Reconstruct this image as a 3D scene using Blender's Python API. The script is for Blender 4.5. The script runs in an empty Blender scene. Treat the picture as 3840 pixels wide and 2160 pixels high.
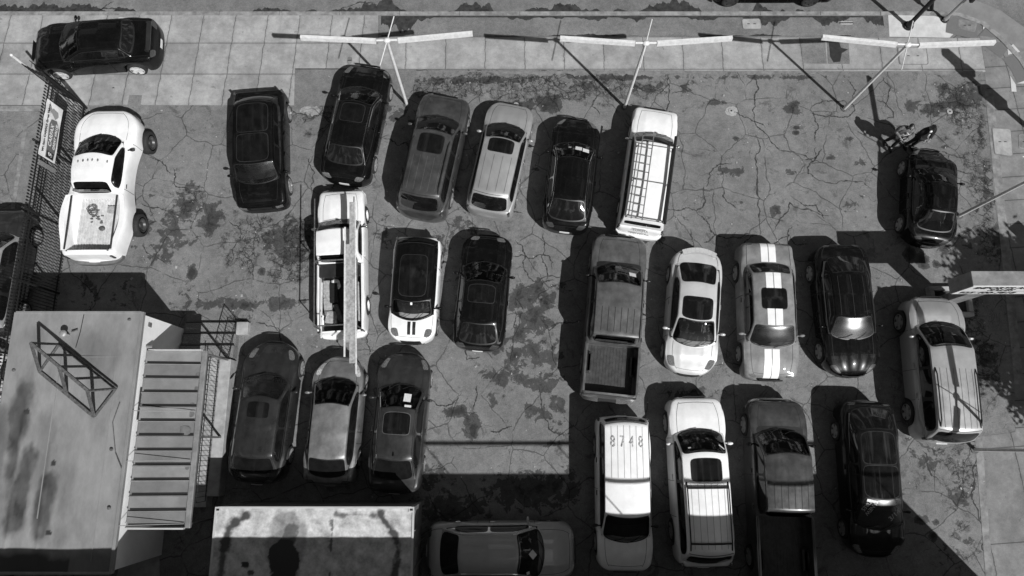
import bpy, bmesh, math, random
import numpy as np
from mathutils import Vector, Matrix, Quaternion

# ---------------------------------------------------------------- camera, sky, sun, exposure
FOC, CAMH = 2560.0, 24.3
TH = math.atan(580.0/FOC)
CT, ST = math.cos(TH), math.sin(TH)
scene = bpy.context.scene
col = scene.collection
cam_d = bpy.data.cameras.new('camera'); cam = bpy.data.objects.new('camera', cam_d); col.objects.link(cam)
cam.location = (0, 0, CAMH); cam.rotation_euler = (TH, 0, 0)
cam_d.sensor_width = 36; cam_d.lens = 36*FOC/3840; cam_d.clip_end = 2000
scene.camera = cam
SUN = Vector((.602, -.67, 1)).normalized()
ELEV = math.asin(SUN.z); AZ = math.atan2(SUN.x, SUN.y)
world = bpy.data.worlds.new('World'); scene.world = world; world.use_nodes = True
nt = world.node_tree; N = nt.nodes; Lk = nt.links; bg = N['Background']
sky = N.new('ShaderNodeTexSky'); sky.sky_type = 'NISHITA'; sky.sun_disc = False
sky.sun_elevation = ELEV; sky.sun_rotation = AZ
bw = N.new('ShaderNodeRGBToBW'); Lk.new(sky.outputs[0], bw.inputs[0])
tcw = N.new('ShaderNodeTexCoord'); nzw = N.new('ShaderNodeTexNoise'); nzw.inputs['Scale'].default_value = 8.5
nzw.inputs['Detail'].default_value = 6; nzw.inputs['Roughness'].default_value = .6
Lk.new(tcw.outputs['Generated'], nzw.inputs['Vector'])
mrw = N.new('ShaderNodeMapRange'); mrw.inputs[1].default_value = .5; mrw.inputs[2].default_value = .66
mrw.inputs[3].default_value = .35; mrw.inputs[4].default_value = 5.2; mrw.interpolation_type = 'SMOOTHSTEP'
Lk.new(nzw.outputs[0], mrw.inputs[0])
mmw = N.new('ShaderNodeMath'); mmw.operation = 'MULTIPLY'
Lk.new(bw.outputs[0], mmw.inputs[0]); Lk.new(mrw.outputs[0], mmw.inputs[1]); Lk.new(mmw.outputs[0], bg.inputs[0])
bg.inputs[1].default_value = 0.05
sd = bpy.data.lights.new('sun', 'SUN'); sd.energy = 4.75; sd.angle = math.radians(.5); sd.color = (1, 1, 1)
sun = bpy.data.objects.new('sun', sd); col.objects.link(sun); sun.rotation_euler = SUN.to_track_quat('Z', 'Y').to_euler()
scene.view_settings.view_transform = 'Standard'; scene.view_settings.look = 'None'
scene.view_settings.gamma = 1; scene.view_settings.use_curve_mapping = False; scene.view_settings.exposure = 0
scene.render.engine = 'CYCLES'
scene.cycles.max_bounces = 5; scene.cycles.diffuse_bounces = 2; scene.cycles.glossy_bounces = 3
scene.cycles.use_denoising = True

def G(px, py, h=0.0):
    """world point at height h seen at photo pixel (px,py)"""
    u, v = px-1920, 1080-py
    d = FOC*CT - v*ST; k = CAMH-h
    return Vector((k*u/d, k*(FOC*ST+v*CT)/d, h))

# ---------------------------------------------------------------- small helpers
def clear_glass(name, tint, gl, rough):
    m = bpy.data.materials.new(name); m.use_nodes = True; t = m.node_tree; t.nodes.remove(t.nodes['Principled BSDF'])
    tr = t.nodes.new('ShaderNodeBsdfTransparent'); tr.inputs[0].default_value = (tint,)*3+(1,)
    gs = t.nodes.new('ShaderNodeBsdfGlossy'); gs.inputs['Roughness'].default_value = rough; gs.inputs[0].default_value = (.9, .9, .9, 1)
    lw = t.nodes.new('ShaderNodeFresnel'); lw.inputs[0].default_value = gl
    mx = t.nodes.new('ShaderNodeMixShader'); t.links.new(lw.outputs[0], mx.inputs[0]); t.links.new(tr.outputs[0], mx.inputs[1]); t.links.new(gs.outputs[0], mx.inputs[2])
    t.links.new(mx.outputs[0], t.nodes['Material Output'].inputs[0]); return m
def lin(v): v = v/255; return v/12.92 if v < .04 else ((v+.055)/1.055)**2.4
rnd = random.Random(7)

class MB:
    def __init__(s): s.v = []; s.f = []
    def add(s, vs, fs):
        n = len(s.v); s.v += [tuple(p) for p in vs]; s.f += [tuple(i+n for i in f) for f in fs]; return s
    def box(s, c, d, rot=0, M=None, bev=0):
        cx, cy, cz = c; dx, dy, dz = [a/2 for a in d]
        if bev <= 0:
            P = [(-dx,-dy,-dz),(dx,-dy,-dz),(dx,dy,-dz),(-dx,dy,-dz),(-dx,-dy,dz),(dx,-dy,dz),(dx,dy,dz),(-dx,dy,dz)]
            Fc = [(0,3,2,1),(4,5,6,7),(0,1,5,4),(1,2,6,5),(2,3,7,6),(3,0,4,7)]
        else:
            b = min(bev, dx*.9, dy*.9, dz*.9)
            def ring(a, bb, z): return [(-a+b*0,-bb+0,z)] 
            P = []
            for z, q in ((-dz, b), (-dz+b, 0), (dz-b, 0), (dz, b)):
                x, y = dx-q, dy-q
                P += [(-x+b,-y,z),(x-b,-y,z),(x,-y+b,z),(x,y-b,z),(x-b,y,z),(-x+b,y,z),(-x,y-b,z),(-x,-y+b,z)]
            Fc = [tuple(range(7,-1,-1)), tuple(range(24,32))]
            for k in range(3):
                for i in range(8): Fc.append((k*8+i, k*8+(i+1)%8, k*8+8+(i+1)%8, k*8+8+i))
        c_, s_ = math.cos(rot), math.sin(rot)
        out = []
        for p in P:
            q = Vector(p)
            if M is not None: q = M @ q
            out.append((cx+q.x*c_-q.y*s_, cy+q.x*s_+q.y*c_, cz+q.z))
        return s.add(out, Fc)
    def beam(s, a, b, w, h):
        a, b = Vector(a), Vector(b); d = b-a; L = d.length; q = d.to_track_quat('X', 'Z').to_matrix()
        m = (a+b)/2
        return s.box(m, (L, w, h), M=q)
    def tube(s, pts, r, n=8, cap=True):
        pts = [Vector(p) for p in pts]; rs = r if isinstance(r, (list, tuple)) else [r]*len(pts)
        vs = []; prev = None
        for i, p in enumerate(pts):
            t = (pts[min(i+1, len(pts)-1)]-pts[max(i-1, 0)]).normalized()
            if prev is None: prev = t.orthogonal().normalized()
            x = (prev - t*prev.dot(t)).normalized(); y = t.cross(x); prev = x
            for k in range(n):
                a = 2*math.pi*k/n; vs.append(p+(x*math.cos(a)+y*math.sin(a))*rs[i])
        fs = []
        for i in range(len(pts)-1):
            for k in range(n): fs.append((i*n+k, i*n+(k+1)%n, (i+1)*n+(k+1)%n, (i+1)*n+k))
        if cap: fs += [tuple(range(n-1, -1, -1)), tuple(range((len(pts)-1)*n, len(pts)*n))]
        return s.add(vs, fs)
    def prism(s, poly, z0, z1):
        n = len(poly); a = sum(poly[i][0]*poly[(i+1)%n][1]-poly[(i+1)%n][0]*poly[i][1] for i in range(n))
        if a < 0: poly = poly[::-1]
        vs = [(p[0], p[1], z0) for p in poly]+[(p[0], p[1], z1) for p in poly]
        fs = [tuple(range(n-1, -1, -1)), tuple(range(n, 2*n))]+[(i, (i+1)%n, n+(i+1)%n, n+i) for i in range(n)]
        return s.add(vs, fs)
    def sheet(s, poly, z):
        n = len(poly); a = sum(poly[i][0]*poly[(i+1)%n][1]-poly[(i+1)%n][0]*poly[i][1] for i in range(n))
        if a < 0: poly = poly[::-1]
        return s.add([(p[0], p[1], z) for p in poly], [tuple(range(n))])
    def grid(s, fn, nu, nv, flip=False):
        vs = [fn(i/nu, j/nv) for i in range(nu+1) for j in range(nv+1)]
        fs = []
        for i in range(nu):
            for j in range(nv):
                a = i*(nv+1)+j; q = (a, a+nv+1, a+nv+2, a+1); fs.append(q[::-1] if flip else q)
        return s.add(vs, fs)
    def ball(s, c, r, n=10, m=6, M=None):
        vs = []; rx, ry, rz = r if isinstance(r, (tuple, list)) else (r, r, r)
        for i in range(m+1):
            t = math.pi*i/m
            for k in range(n):
                a = 2*math.pi*k/n; q = Vector((rx*math.sin(t)*math.cos(a), ry*math.sin(t)*math.sin(a), rz*math.cos(t)))
                if M is not None: q = M @ q
                vs.append(Vector(c)+q)
        fs = [(i*n+k, (i+1)*n+k, (i+1)*n+(k+1)%n, i*n+(k+1)%n) for i in range(m) for k in range(n)]
        return s.add(vs, fs)
    def build(s, name, mat, parent=None, smooth=False, ang=40):
        me = bpy.data.meshes.new(name); me.from_pydata(s.v, [], s.f); me.validate()
        if smooth:
            me.polygons.foreach_set('use_smooth', [True]*len(me.polygons))
            me.set_sharp_from_angle(angle=math.radians(ang))
        if isinstance(mat, (list, tuple)):
            for m in mat: me.materials.append(m)
        else: me.materials.append(mat)
        o = bpy.data.objects.new(name, me); col.objects.link(o)
        if parent is not None: o.parent = parent
        me.update(); return o

def tag(o, label=None, cat=None, group=None, kind=None):
    if label: o['label'] = label
    if cat: o['category'] = cat
    if group: o['group'] = group
    if kind: o['kind'] = kind
    return o
def thing(name, label, cat, loc=(0,0,0), rz=0, group=None):
    o = bpy.data.objects.new(name, None); col.objects.link(o); o.empty_display_size = .2
    o.location = loc; o.rotation_euler = (0, 0, rz); return tag(o, label, cat, group)
def copy_tree(o, parent=None):
    c = o.copy(); col.objects.link(c); c.parent = parent
    for ch in list(o.children): copy_tree(ch, c)
    return c

# ---------------------------------------------------------------- materials
def mat(name, v, rough=.6, metal=0, coat=0, spec=.5, var=.0, vscale=6, bump=0, bscale=60, rvar=0, detail=5, v2=None):
    m = bpy.data.materials.new(name); m.use_nodes = True; t = m.node_tree; b = t.nodes['Principled BSDF']
    b.inputs['Base Color'].default_value = (v, v, v, 1); b.inputs['Roughness'].default_value = rough
    b.inputs['Metallic'].default_value = metal; b.inputs['Coat Weight'].default_value = coat
    b.inputs['Coat Roughness'].default_value = .03; b.inputs['Specular IOR Level'].default_value = spec
    tc = t.nodes.new('ShaderNodeTexCoord')
    if var or v2 is not None or rvar:
        nz = t.nodes.new('ShaderNodeTexNoise'); nz.inputs['Scale'].default_value = vscale; nz.inputs['Detail'].default_value = detail
        nz.inputs['Roughness'].default_value = .65
        t.links.new(tc.outputs['Object'], nz.inputs['Vector'])
        lo = v*(1-var) if v2 is None else v2
        mr = t.nodes.new('ShaderNodeMapRange'); mr.inputs[1].default_value = .35; mr.inputs[2].default_value = .65
        mr.inputs[3].default_value = lo; mr.inputs[4].default_value = v*(1+var) if v2 is None else v
        t.links.new(nz.outputs[0], mr.inputs[0]); t.links.new(mr.outputs[0], b.inputs['Base Color'])
        if rvar:
            m2 = t.nodes.new('ShaderNodeMapRange'); m2.inputs[1].default_value = .3; m2.inputs[2].default_value = .7
            m2.inputs[3].default_value = max(.02, rough-rvar); m2.inputs[4].default_value = rough+rvar
            t.links.new(nz.outputs[0], m2.inputs[0]); t.links.new(m2.outputs[0], b.inputs['Roughness'])
    if bump:
        n2 = t.nodes.new('ShaderNodeTexNoise'); n2.inputs['Scale'].default_value = bscale; n2.inputs['Detail'].default_value = 3
        t.links.new(tc.outputs['Object'], n2.inputs['Vector'])
        bp = t.nodes.new('ShaderNodeBump'); bp.inputs['Strength'].default_value = bump; bp.inputs['Distance'].default_value = .02
        t.links.new(n2.outputs[0], bp.inputs['Height']); t.links.new(bp.outputs[0], b.inputs['Normal'])
    return m

def paint(name, v, metal=.0, rough=.35, dust=.12):
    return mat('paint_'+name, v, rough=rough, metal=metal, coat=.5 if v < .012 else (.75 if v < .1 else .6), spec=.1 if v < .03 else .3, var=dust, vscale=2.5, rvar=.06, bump=.04, bscale=1.3)

M = {}
M['glass'] = mat('window_glass', .008, rough=.04, spec=.6, coat=0, var=.4, vscale=3)
M['glass_hazy'] = mat('dusty_glass', .012, rough=.17, spec=.5, coat=.35, var=.5, vscale=3, rvar=.08)
M['glass'] = M['glass']
M['screen'] = clear_glass('windscreen_glass', .62, 1.5, .03)
M['screen_hazy'] = clear_glass('dusty_windscreen', .5, 2.1, .23)
M['cabin'] = mat('cabin_black', .012, rough=.9)
M['dash'] = mat('dashboard', .045, rough=.7, var=.3, vscale=6)
M['seat'] = mat('seat_cloth', .07, rough=.9, var=.3, vscale=6)
M['tan_seat_lit_dash'] = mat('tan_seat_lit_dash', .2, rough=.8, var=.3, vscale=6)
M['black_trim'] = mat('black_trim', .012, rough=.45, var=.3, vscale=9)
M['rubber'] = mat('tyre_rubber', .02, rough=.8, var=.3, vscale=12)
M['rubber_dusty'] = mat('dusty_rubber', .06, rough=.85, var=.3, vscale=8)
M['alloy_bright'] = mat('bright_alloy', .78, rough=.35, metal=.3, var=.2)
M['alloy'] = mat('alloy', .42, rough=.35, metal=.35, var=.2, vscale=12)
M['alloy_dark'] = mat('dark_alloy', .12, rough=.35, metal=.7, var=.2)
M['chrome'] = mat('chrome', .8, rough=.12, metal=1)
M['lamp'] = mat('lamp_lens', .13, rough=.12, coat=1, var=.4, vscale=25)
M['lamp_bright'] = mat('lamp_lens_bright', .45, rough=.15, coat=1, var=.4, vscale=25)
M['tail'] = mat('tail_lens', .05, rough=.15, coat=1)
M['plate'] = mat('plate_white', .7, rough=.4)
M['paper'] = mat('paper', .75, rough=.6, var=.1, vscale=20)
M['seam'] = mat('panel_gap', .006, rough=.7)
M['white_steel'] = mat('white_painted_steel', .66, rough=.4, var=.12, vscale=8)
M['black_iron'] = mat('black_iron', .012, rough=.5, var=.3)
M['rust_iron'] = mat('rusty_steel', .09, rough=.75, var=.5, vscale=14, bump=.1)
M['concrete'] = mat('concrete', .32, rough=.85, var=.22, vscale=3, bump=.15, bscale=40)
M['concrete_dark'] = mat('concrete_dark', .17, rough=.85, var=.3, vscale=4, bump=.2, bscale=40)
M['kerb'] = mat('kerb_concrete', .22, rough=.85, var=.35, vscale=3, bump=.2, bscale=30)
M['stucco'] = mat('white_stucco', .8, rough=.8, var=.05, vscale=2, bump=.1, bscale=80)
M['liner'] = mat('bed_liner', .035, rough=.5, var=.4, vscale=5)
M['wood'] = mat('old_wood', .33, rough=.8, var=.35, vscale=9)
M['wood_dark'] = mat('old_dark_wood', .1, rough=.8, var=.4, vscale=9)
M['wood_light'] = mat('new_wood', .62, rough=.7, var=.2, vscale=9)
M['skin'] = mat('skin', .22, rough=.6)
M['cloth_black'] = mat('black_cloth', .008, rough=.85)
# ---------------------------------------------------------------- ground tone fields
def vnoise(x, y, seed=0):
    xi = np.floor(x).astype(np.int64); yi = np.floor(y).astype(np.int64); xf = x-xi; yf = y-yi
    u = xf*xf*(3-2*xf); v = yf*yf*(3-2*yf)
    def h(a, b):
        n = (a*374761393+b*668265263+seed*974711) & 0x7fffffff
        n = ((n ^ (n >> 13))*1274126177) & 0x7fffffff
        return ((n ^ (n >> 16)) & 0xffff)/65535.0
    return (h(xi,yi)*(1-u)+h(xi+1,yi)*u)*(1-v)+(h(xi,yi+1)*(1-u)+h(xi+1,yi+1)*u)*v
def fbm(x, y, seed=0, o=4):
    s = 0; a = .5; t = 0
    for k in range(o): s = s+a*vnoise(x*2**k, y*2**k, seed+k*17); t += a; a *= .55
    return s/t
def grid_mesh(name, x0, x1, y0, y1, step, z, fields, material, parent=None, zf=None):
    nx = int(round((x1-x0)/step))+1; ny = int(round((y1-y0)/step))+1
    X, Y = np.meshgrid(np.linspace(x0, x1, nx), np.linspace(y0, y1, ny))
    Z = np.full_like(X, z) if zf is None else zf(X, Y)
    co = np.stack([X.ravel(), Y.ravel(), Z.ravel()], 1)
    i = np.arange(ny*nx).reshape(ny, nx); q = np.stack([i[:-1,:-1], i[:-1,1:], i[1:,1:], i[1:,:-1]], -1).reshape(-1, 4)
    me = bpy.data.meshes.new(name); me.vertices.add(len(co)); me.vertices.foreach_set('co', co.ravel().astype(np.float32))
    me.loops.add(q.size); me.loops.foreach_set('vertex_index', q.ravel().astype(np.int32))
    me.polygons.add(len(q)); me.polygons.foreach_set('loop_start', (np.arange(len(q))*4).astype(np.int32))
    me.update(calc_edges=True); me.validate()
    for k, fn in fields.items():
        a = me.attributes.new(k, 'FLOAT', 'POINT'); a.data.foreach_set('value', np.clip(fn(X, Y), 0, 1).ravel().astype(np.float32))
    me.materials.append(material); o = bpy.data.objects.new(name, me); col.objects.link(o)
    if parent is not None: o.parent = parent
    return o

# stains read off the photo: (px,py,rx px,ry px,strength)
STAINS = [(1960,1120,60,60,1),(2000,1200,50,70,1),(2040,1120,60,40,.9),(1920,1330,40,40,.9),(2000,1330,60,50,.9),(2080,1330,40,60,.8),(1980,1430,50,40,.8),(2040,1440,60,30,.9),(1900,1420,90,30,.9),(2090,1520,30,40,.9),(1880,1290,50,60,.7),(1400,1460,60,30,.5),(1950,1250,25,40,1.1),(560,840,50,60,.7),(700,900,60,50,.7),(1100,950,60,90,.8),(3590,380,60,50,1),(3640,350,50,60,.8),(3680,500,30,80,.7),(3700,700,30,120,.7),(3740,900,30,90,.8),(1800,300,300,18,.9),(2300,290,300,16,.8),(2900,290,400,14,.7),(1330,430,50,30,.6),(700,760,70,90,.8),(640,860,55,110,.8),(600,960,60,60,.75),(790,820,45,75,1),(1085,900,110,90,.9),(1060,870,60,50,.8),(720,1020,16,24,1.3),(980,1020,16,16,1),
 (690,1090,40,60,.6),(860,1140,200,25,.9),(1060,1140,90,28,1),(2060,390,50,36,1.3),(1955,400,90,30,.9),(2190,320,70,30,.7),(2440,330,80,30,.8),(2080,270,120,25,.6),
 (2740,640,60,22,.9),(2580,330,50,40,.6),(2690,385,60,20,.7),(2970,400,40,35,.9),(2985,440,50,25,.6),(2986,480,14,8,1.3),(2986,497,14,8,1.3),(3185,520,22,10,1.1),(3120,590,20,14,.9),
 (3420,395,35,28,.9),(3500,410,60,35,1),(3560,350,55,45,.8),(3600,420,60,60,.6),(3540,540,30,25,.6),(3230,610,30,15,.8),(3190,760,50,60,.6),(2905,785,24,30,1),(2960,645,30,14,.7),
 (3410,955,22,28,1.3),(3460,975,24,28,1.3),(3510,990,12,14,1.3),(3540,930,60,60,.6),(3640,900,70,90,.5),(1750,1030,60,80,.6),(1640,920,70,60,.7),(1730,840,80,60,.7),(1440,870,50,100,.6),
 (1710,1545,42,20,1.3),(1770,1595,30,50,1.1),(1775,1620,12,30,1.3),(1850,1490,30,40,.7),(2020,1100,90,60,.85),(2040,1220,40,70,.7),(2000,1260,90,60,.6),(1950,1340,80,60,.7),(1900,1410,120,50,.7),(2070,1400,60,60,.6),
 (2020,1540,60,40,.8),(2100,1600,50,60,.6),(2080,1660,50,20,.6),(1870,1480,30,20,.6),(1600,1000,30,60,.4),(2000,1840,160,60,1),(1700,1900,160,50,.9),(2120,1800,60,60,.7),(1620,1790,80,60,.7),
 (3420,1680,50,40,.6),(3490,1740,50,60,.7),(3560,1700,70,50,.6),(3620,1760,50,90,.6),(3600,1860,50,60,.8),(3500,2010,14,16,1.3),(3450,1950,20,20,1.1),(3510,1960,12,14,1),(3560,2080,50,50,.6),(3640,2060,40,90,.5),
 (3560,1400,90,120,.8),(3700,1350,60,120,.7),(3440,1230,40,40,.5),(3650,1250,60,60,.5),(2620,1480,120,40,.6),(2560,1180,25,60,.4),(2010,640,40,60,.4),(1860,640,40,70,.7),(2760,520,14,10,1),(2770,760,40,30,.5),
 (470,1100,60,60,.6),(330,1090,60,100,.6),(560,720,40,60,.4),(520,930,50,60,.4),(1480,420,60,60,.7),(1560,460,50,90,.6),(1240,700,60,70,.5),(2450,900,60,40,.6),(2380,860,70,40,.7),(2560,830,30,20,.5),(2580,780,20,14,.7)]
ALLIG = [(1700,330,260,45,1),(1960,330,260,60,1),(2240,340,260,60,.9),(950,870,120,90,.8),(900,960,90,90,.8),(1120,920,90,120,1),(1090,1010,110,80,.9),(700,740,110,100,.6),(860,700,60,60,.5),(3600,400,110,120,1),
 (3680,700,50,250,1),(3450,380,120,60,.5),(3700,900,40,120,.9),(1240,420,60,60,.8),(1150,450,60,80,.7),(2380,330,160,50,.7),(2050,1130,100,90,.5),(3640,1300,80,200,.9),(3600,1780,90,160,.7),(3620,2000,60,150,.6),
 (1180,1380,60,60,.4),(930,1200,110,50,.5),(1870,950,60,60,.5),(1900,880,70,70,.4),(1780,320,120,60,1)]
def blobfield(L):
    def fn(X, Y):
        out = np.zeros_like(X)
        for px, py, rx, ry, s in L:
            c = G(px, py); sc = 97.0
            d = ((X-c.x)/(rx/sc*1.15))**2+((Y-c.y)/(ry/sc*1.15))**2
            out = np.maximum(out, s*np.exp(-d*.9))
        return np.clip(out, 0, 1.3)/1.3
    return fn

def ground_mat(name, base, crack=True, slab=False, lotmat=True):
    m = bpy.data.materials.new(name); m.use_nodes = True; t = m.node_tree; N = t.nodes; L = t.links
    b = N['Principled BSDF']; b.inputs['Roughness'].default_value = .85; b.inputs['Specular IOR Level'].default_value = .25
    tc = N.new('ShaderNodeTexCoord'); co = tc.outputs['Object']
    def noise(sc, det=5, ro=.6, dist=0):
        n = N.new('ShaderNodeTexNoise'); n.inputs['Scale'].default_value = sc; n.inputs['Detail'].default_value = det
        n.inputs['Roughness'].default_value = ro; n.inputs['Distortion'].default_value = dist; L.new(co, n.inputs['Vector']); return n.outputs[0]
    def mr(x, a, b_, c=0, d=1, sm=True):
        n = N.new('ShaderNodeMapRange'); n.inputs[1].default_value = a; n.inputs[2].default_value = b_; n.inputs[3].default_value = c; n.inputs[4].default_value = d
        if sm: n.interpolation_type = 'SMOOTHSTEP'
        L.new(x, n.inputs[0]); return n.outputs[0]
    def op(o, a, b_=None):
        n = N.new('ShaderNodeMath'); n.operation = o
        for i, x in enumerate((a, b_)):
            if x is None: continue
            if isinstance(x, (int, float)): n.inputs[i].default_value = x
            else: L.new(x, n.inputs[i])
        return n.outputs[0]
    tone = mr(noise(.35, 3), .3, .7, .86, 1.12)
    tone = op('MULTIPLY', tone, mr(noise(2.3, 8, .78), .3, .7, .78, 1.18))
    tone = op('MULTIPLY', tone, mr(noise(24, 4, .8), .3, .7, .80, 1.20))
    tone = op('MULTIPLY', tone, mr(noise(8, 7, .8), .3, .7, .88, 1.12))
    if lotmat:
        a = N.new('ShaderNodeAttribute'); a.attribute_name = 'stain'; st = a.outputs['Fac']
        a2 = N.new('ShaderNodeAttribute'); a2.attribute_name = 'allig'; al = a2.outputs['Fac']
        n1 = mr(noise(2.6, 8, .68, .4), .25, .75, -.42, .42, False)
        s = op('ADD', st, n1); s1 = mr(s, .42, .5, 0, 1); s2 = mr(s, .62, .9, 0, 1)
        tone = op('MULTIPLY', tone, op('SUBTRACT', 1, op('MULTIPLY', s1, .62)))
        tone = op('MULTIPLY', tone, op('SUBTRACT', 1, op('MULTIPLY', s2, .52)))
        # free stains
        fr = mr(noise(.9, 10, .78, 1.0), .57, .61, 0, 1); tone = op('MULTIPLY', tone, op('SUBTRACT', 1, op('MULTIPLY', fr, .36)))
        sp = mr(noise(5.5, 5, .7, .3), .66, .70, 0, 1); tone = op('MULTIPLY', tone, op('SUBTRACT', 1, op('MULTIPLY', sp, .35)))
        # crack networks
        def vor(sc, w, dist):
            nd = N.new('ShaderNodeTexNoise'); nd.inputs['Scale'].default_value = sc*1.7; nd.inputs['Detail'].default_value = 6; L.new(co, nd.inputs['Vector'])
            ad = N.new('ShaderNodeVectorMath'); ad.operation = 'MULTIPLY_ADD'; L.new(nd.outputs['Color'], ad.inputs[0]); ad.inputs[1].default_value = (dist,)*3; L.new(co, ad.inputs[2])
            v = N.new('ShaderNodeTexVoronoi'); v.voronoi_dimensions = '2D'; v.feature = 'DISTANCE_TO_EDGE'; v.inputs['Scale'].default_value = sc; L.new(ad.outputs[0], v.inputs['Vector'])
            return mr(v.outputs['Distance'], w*.4, w, 1, 0)
        am = mr(op('ADD', al, mr(noise(1.7, 5), .3, .7, -.3, .3, False)), .36, .6)
        c1 = op('MULTIPLY', op('MAXIMUM', vor(3.3, .075, .42), op('MULTIPLY', vor(7.5, .10, .30), mr(noise(2.1, 4), .45, .6))), am)
        big = mr(noise(.5, 3), .45, .6)
        c2 = op('MULTIPLY', vor(.62, .016, .55), mr(noise(.8, 3), .36, .5))
        c3 = op('MULTIPLY', op('MAXIMUM', vor(1.5, .022, .5), op('MULTIPLY', vor(3.9, .05, .5), mr(noise(1.9, 5, .7), .52, .6))), op('MULTIPLY', mr(noise(.5, 3), .43, .56), mr(noise(1.3, 4), .46, .57)))
        tone = op('MULTIPLY', tone, op('SUBTRACT', 1, op('MULTIPLY', am, op('MULTIPLY', mr(noise(3.4, 7, .75), .46, .56), .42))))
        cr = op('MAXIMUM', op('MULTIPLY', c1, 1.0), op('MAXIMUM', op('MULTIPLY', c2, .75), op('MULTIPLY', c3, .6)))
        tone = op('MULTIPLY', tone, op('SUBTRACT', 1, op('MULTIPLY', cr, .72)))
        a3 = N.new('ShaderNodeAttribute'); a3.attribute_name = 'pale'; pl = a3.outputs['Fac']
        tone = op('MULTIPLY', tone, op('ADD', 1, op('MULTIPLY', mr(op('ADD', pl, mr(noise(4, 6), .3, .7, -.2, .2, False)), .45, .5), .9)))
        bh = op('ADD', op('MULTIPLY', noise(60, 3), .25), op('SUBTRACT', 1, cr))
    else: bh = noise(60, 3)
    cc = op('MULTIPLY', tone, base); L.new(cc, b.inputs['Base Color'])
    bp = N.new('ShaderNodeBump'); bp.inputs['Strength'].default_value = .25; bp.inputs['Distance'].default_value = .012
    L.new(bh, bp.inputs['Height']); L.new(bp.outputs[0], b.inputs['Normal'])
    return m

def slab_mat(name, base, sx, sy, ox, oy, shear=0.0, rot=0.0, gap=.012, var=.3, stain=.25):
    m = bpy.data.materials.new(name); m.use_nodes = True; t = m.node_tree; N = t.nodes; L = t.links
    b = N['Principled BSDF']; b.inputs['Roughness'].default_value = .85; b.inputs['Specular IOR Level'].default_value = .25
    tc = N.new('ShaderNodeTexCoord'); sep = N.new('ShaderNodeSeparateXYZ')
    mp = N.new('ShaderNodeMapping'); mp.inputs['Rotation'].default_value = (0, 0, rot); L.new(tc.outputs['Object'], mp.inputs[0]); L.new(mp.outputs[0], sep.inputs[0])
    def op(o, a, b_=None):
        n = N.new('ShaderNodeMath'); n.operation = o
        for i, x in enumerate((a, b_)):
            if x is None: continue
            if isinstance(x, (int, float)): n.inputs[i].default_value = x
            else: L.new(x, n.inputs[i])
        return n.outputs[0]
    def mr(x, a, b_, c=0, d=1):
        n = N.new('ShaderNodeMapRange'); n.inputs[1].default_value = a; n.inputs[2].default_value = b_; n.inputs[3].default_value = c; n.inputs[4].default_value = d
        n.interpolation_type = 'SMOOTHSTEP'; L.new(x, n.inputs[0]); return n.outputs[0]
    X = op('SUBTRACT', op('ADD', sep.outputs[0], op('MULTIPLY', sep.outputs[1], shear)), ox); Y = op('SUBTRACT', sep.outputs[1], oy)
    def noise(sc, det=5, ro=.6):
        n = N.new('ShaderNodeTexNoise'); n.inputs['Scale'].default_value = sc; n.inputs['Detail'].default_value = det; n.inputs['Roughness'].default_value = ro
        L.new(tc.outputs['Object'], n.inputs['Vector']); return n.outputs[0]
    wob = mr(noise(3, 4), .3, .7, -.02, .02)
    X = op('ADD', X, wob)
    ix = op('FLOOR', op('DIVIDE', X, sx)); iy = op('FLOOR', op('DIVIDE', Y, sy))
    fx = op('MULTIPLY', op('SUBTRACT', op('DIVIDE', X, sx), ix), sx); fy = op('MULTIPLY', op('SUBTRACT', op('DIVIDE', Y, sy), iy), sy)
    dx = op('MINIMUM', fx, op('SUBTRACT', sx, fx)); dy = op('MINIMUM', fy, op('SUBTRACT', sy, fy)); d = op('MINIMUM', dx, dy)
    cb = N.new('ShaderNodeCombineXYZ'); L.new(ix, cb.inputs[0]); L.new(iy, cb.inputs[1])
    wn = N.new('ShaderNodeTexWhiteNoise'); wn.noise_dimensions = '2D'; L.new(cb.outputs[0], wn.inputs['Vector'])
    tone = mr(wn.outputs['Value'], 0, 1, 1-var/2, 1+var/2)
    tone = op('MULTIPLY', tone, mr(noise(.9, 5, .65), .3, .7, 1-stain, 1.08)); tone = op('MULTIPLY', tone, mr(noise(4.5, 7, .7), .3, .7, .88, 1.1))
    tone = op('MULTIPLY', tone, mr(noise(40, 3, .7), .25, .75, .88, 1.1))
    tone = op('MULTIPLY', tone, mr(noise(3.3, 6, .6), .66, .70, 1, .70)); tone = op('MULTIPLY', tone, mr(noise(7.5, 3, .5), .72, .75, 1, .55)); tone = op('MULTIPLY', tone, mr(noise(1.4, 9, .8), .3, .7, .88, 1.08))
    tone = op('MULTIPLY', tone, mr(d, 0, .12, .9, 1)); tone = op('MULTIPLY', tone, mr(d, gap*.8, gap*1.8, .42, 1))
    L.new(op('MULTIPLY', tone, base), b.inputs['Base Color'])
    bp = N.new('ShaderNodeBump'); bp.inputs['Strength'].default_value = .3; bp.inputs['Distance'].default_value = .01
    L.new(op('ADD', mr(d, 0, gap*2, 0, 1), op('MULTIPLY', noise(60, 3), .2)), bp.inputs['Height']); L.new(bp.outputs[0], b.inputs['Normal'])
    return m

def gp(*pts, h=0): return [(G(a, b, h).x, G(a, b, h).y) for a, b in pts]
AS = .166
M['asphalt'] = ground_mat('lot_asphalt', AS)
M['street'] = ground_mat('street_asphalt', AS*.95, lotmat=False)
M['patch'] = ground_mat('smooth_asphalt', AS*1.15, lotmat=False)
M['patch_mid'] = ground_mat('grey_concrete_patch', AS*1.0, lotmat=False)

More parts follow.
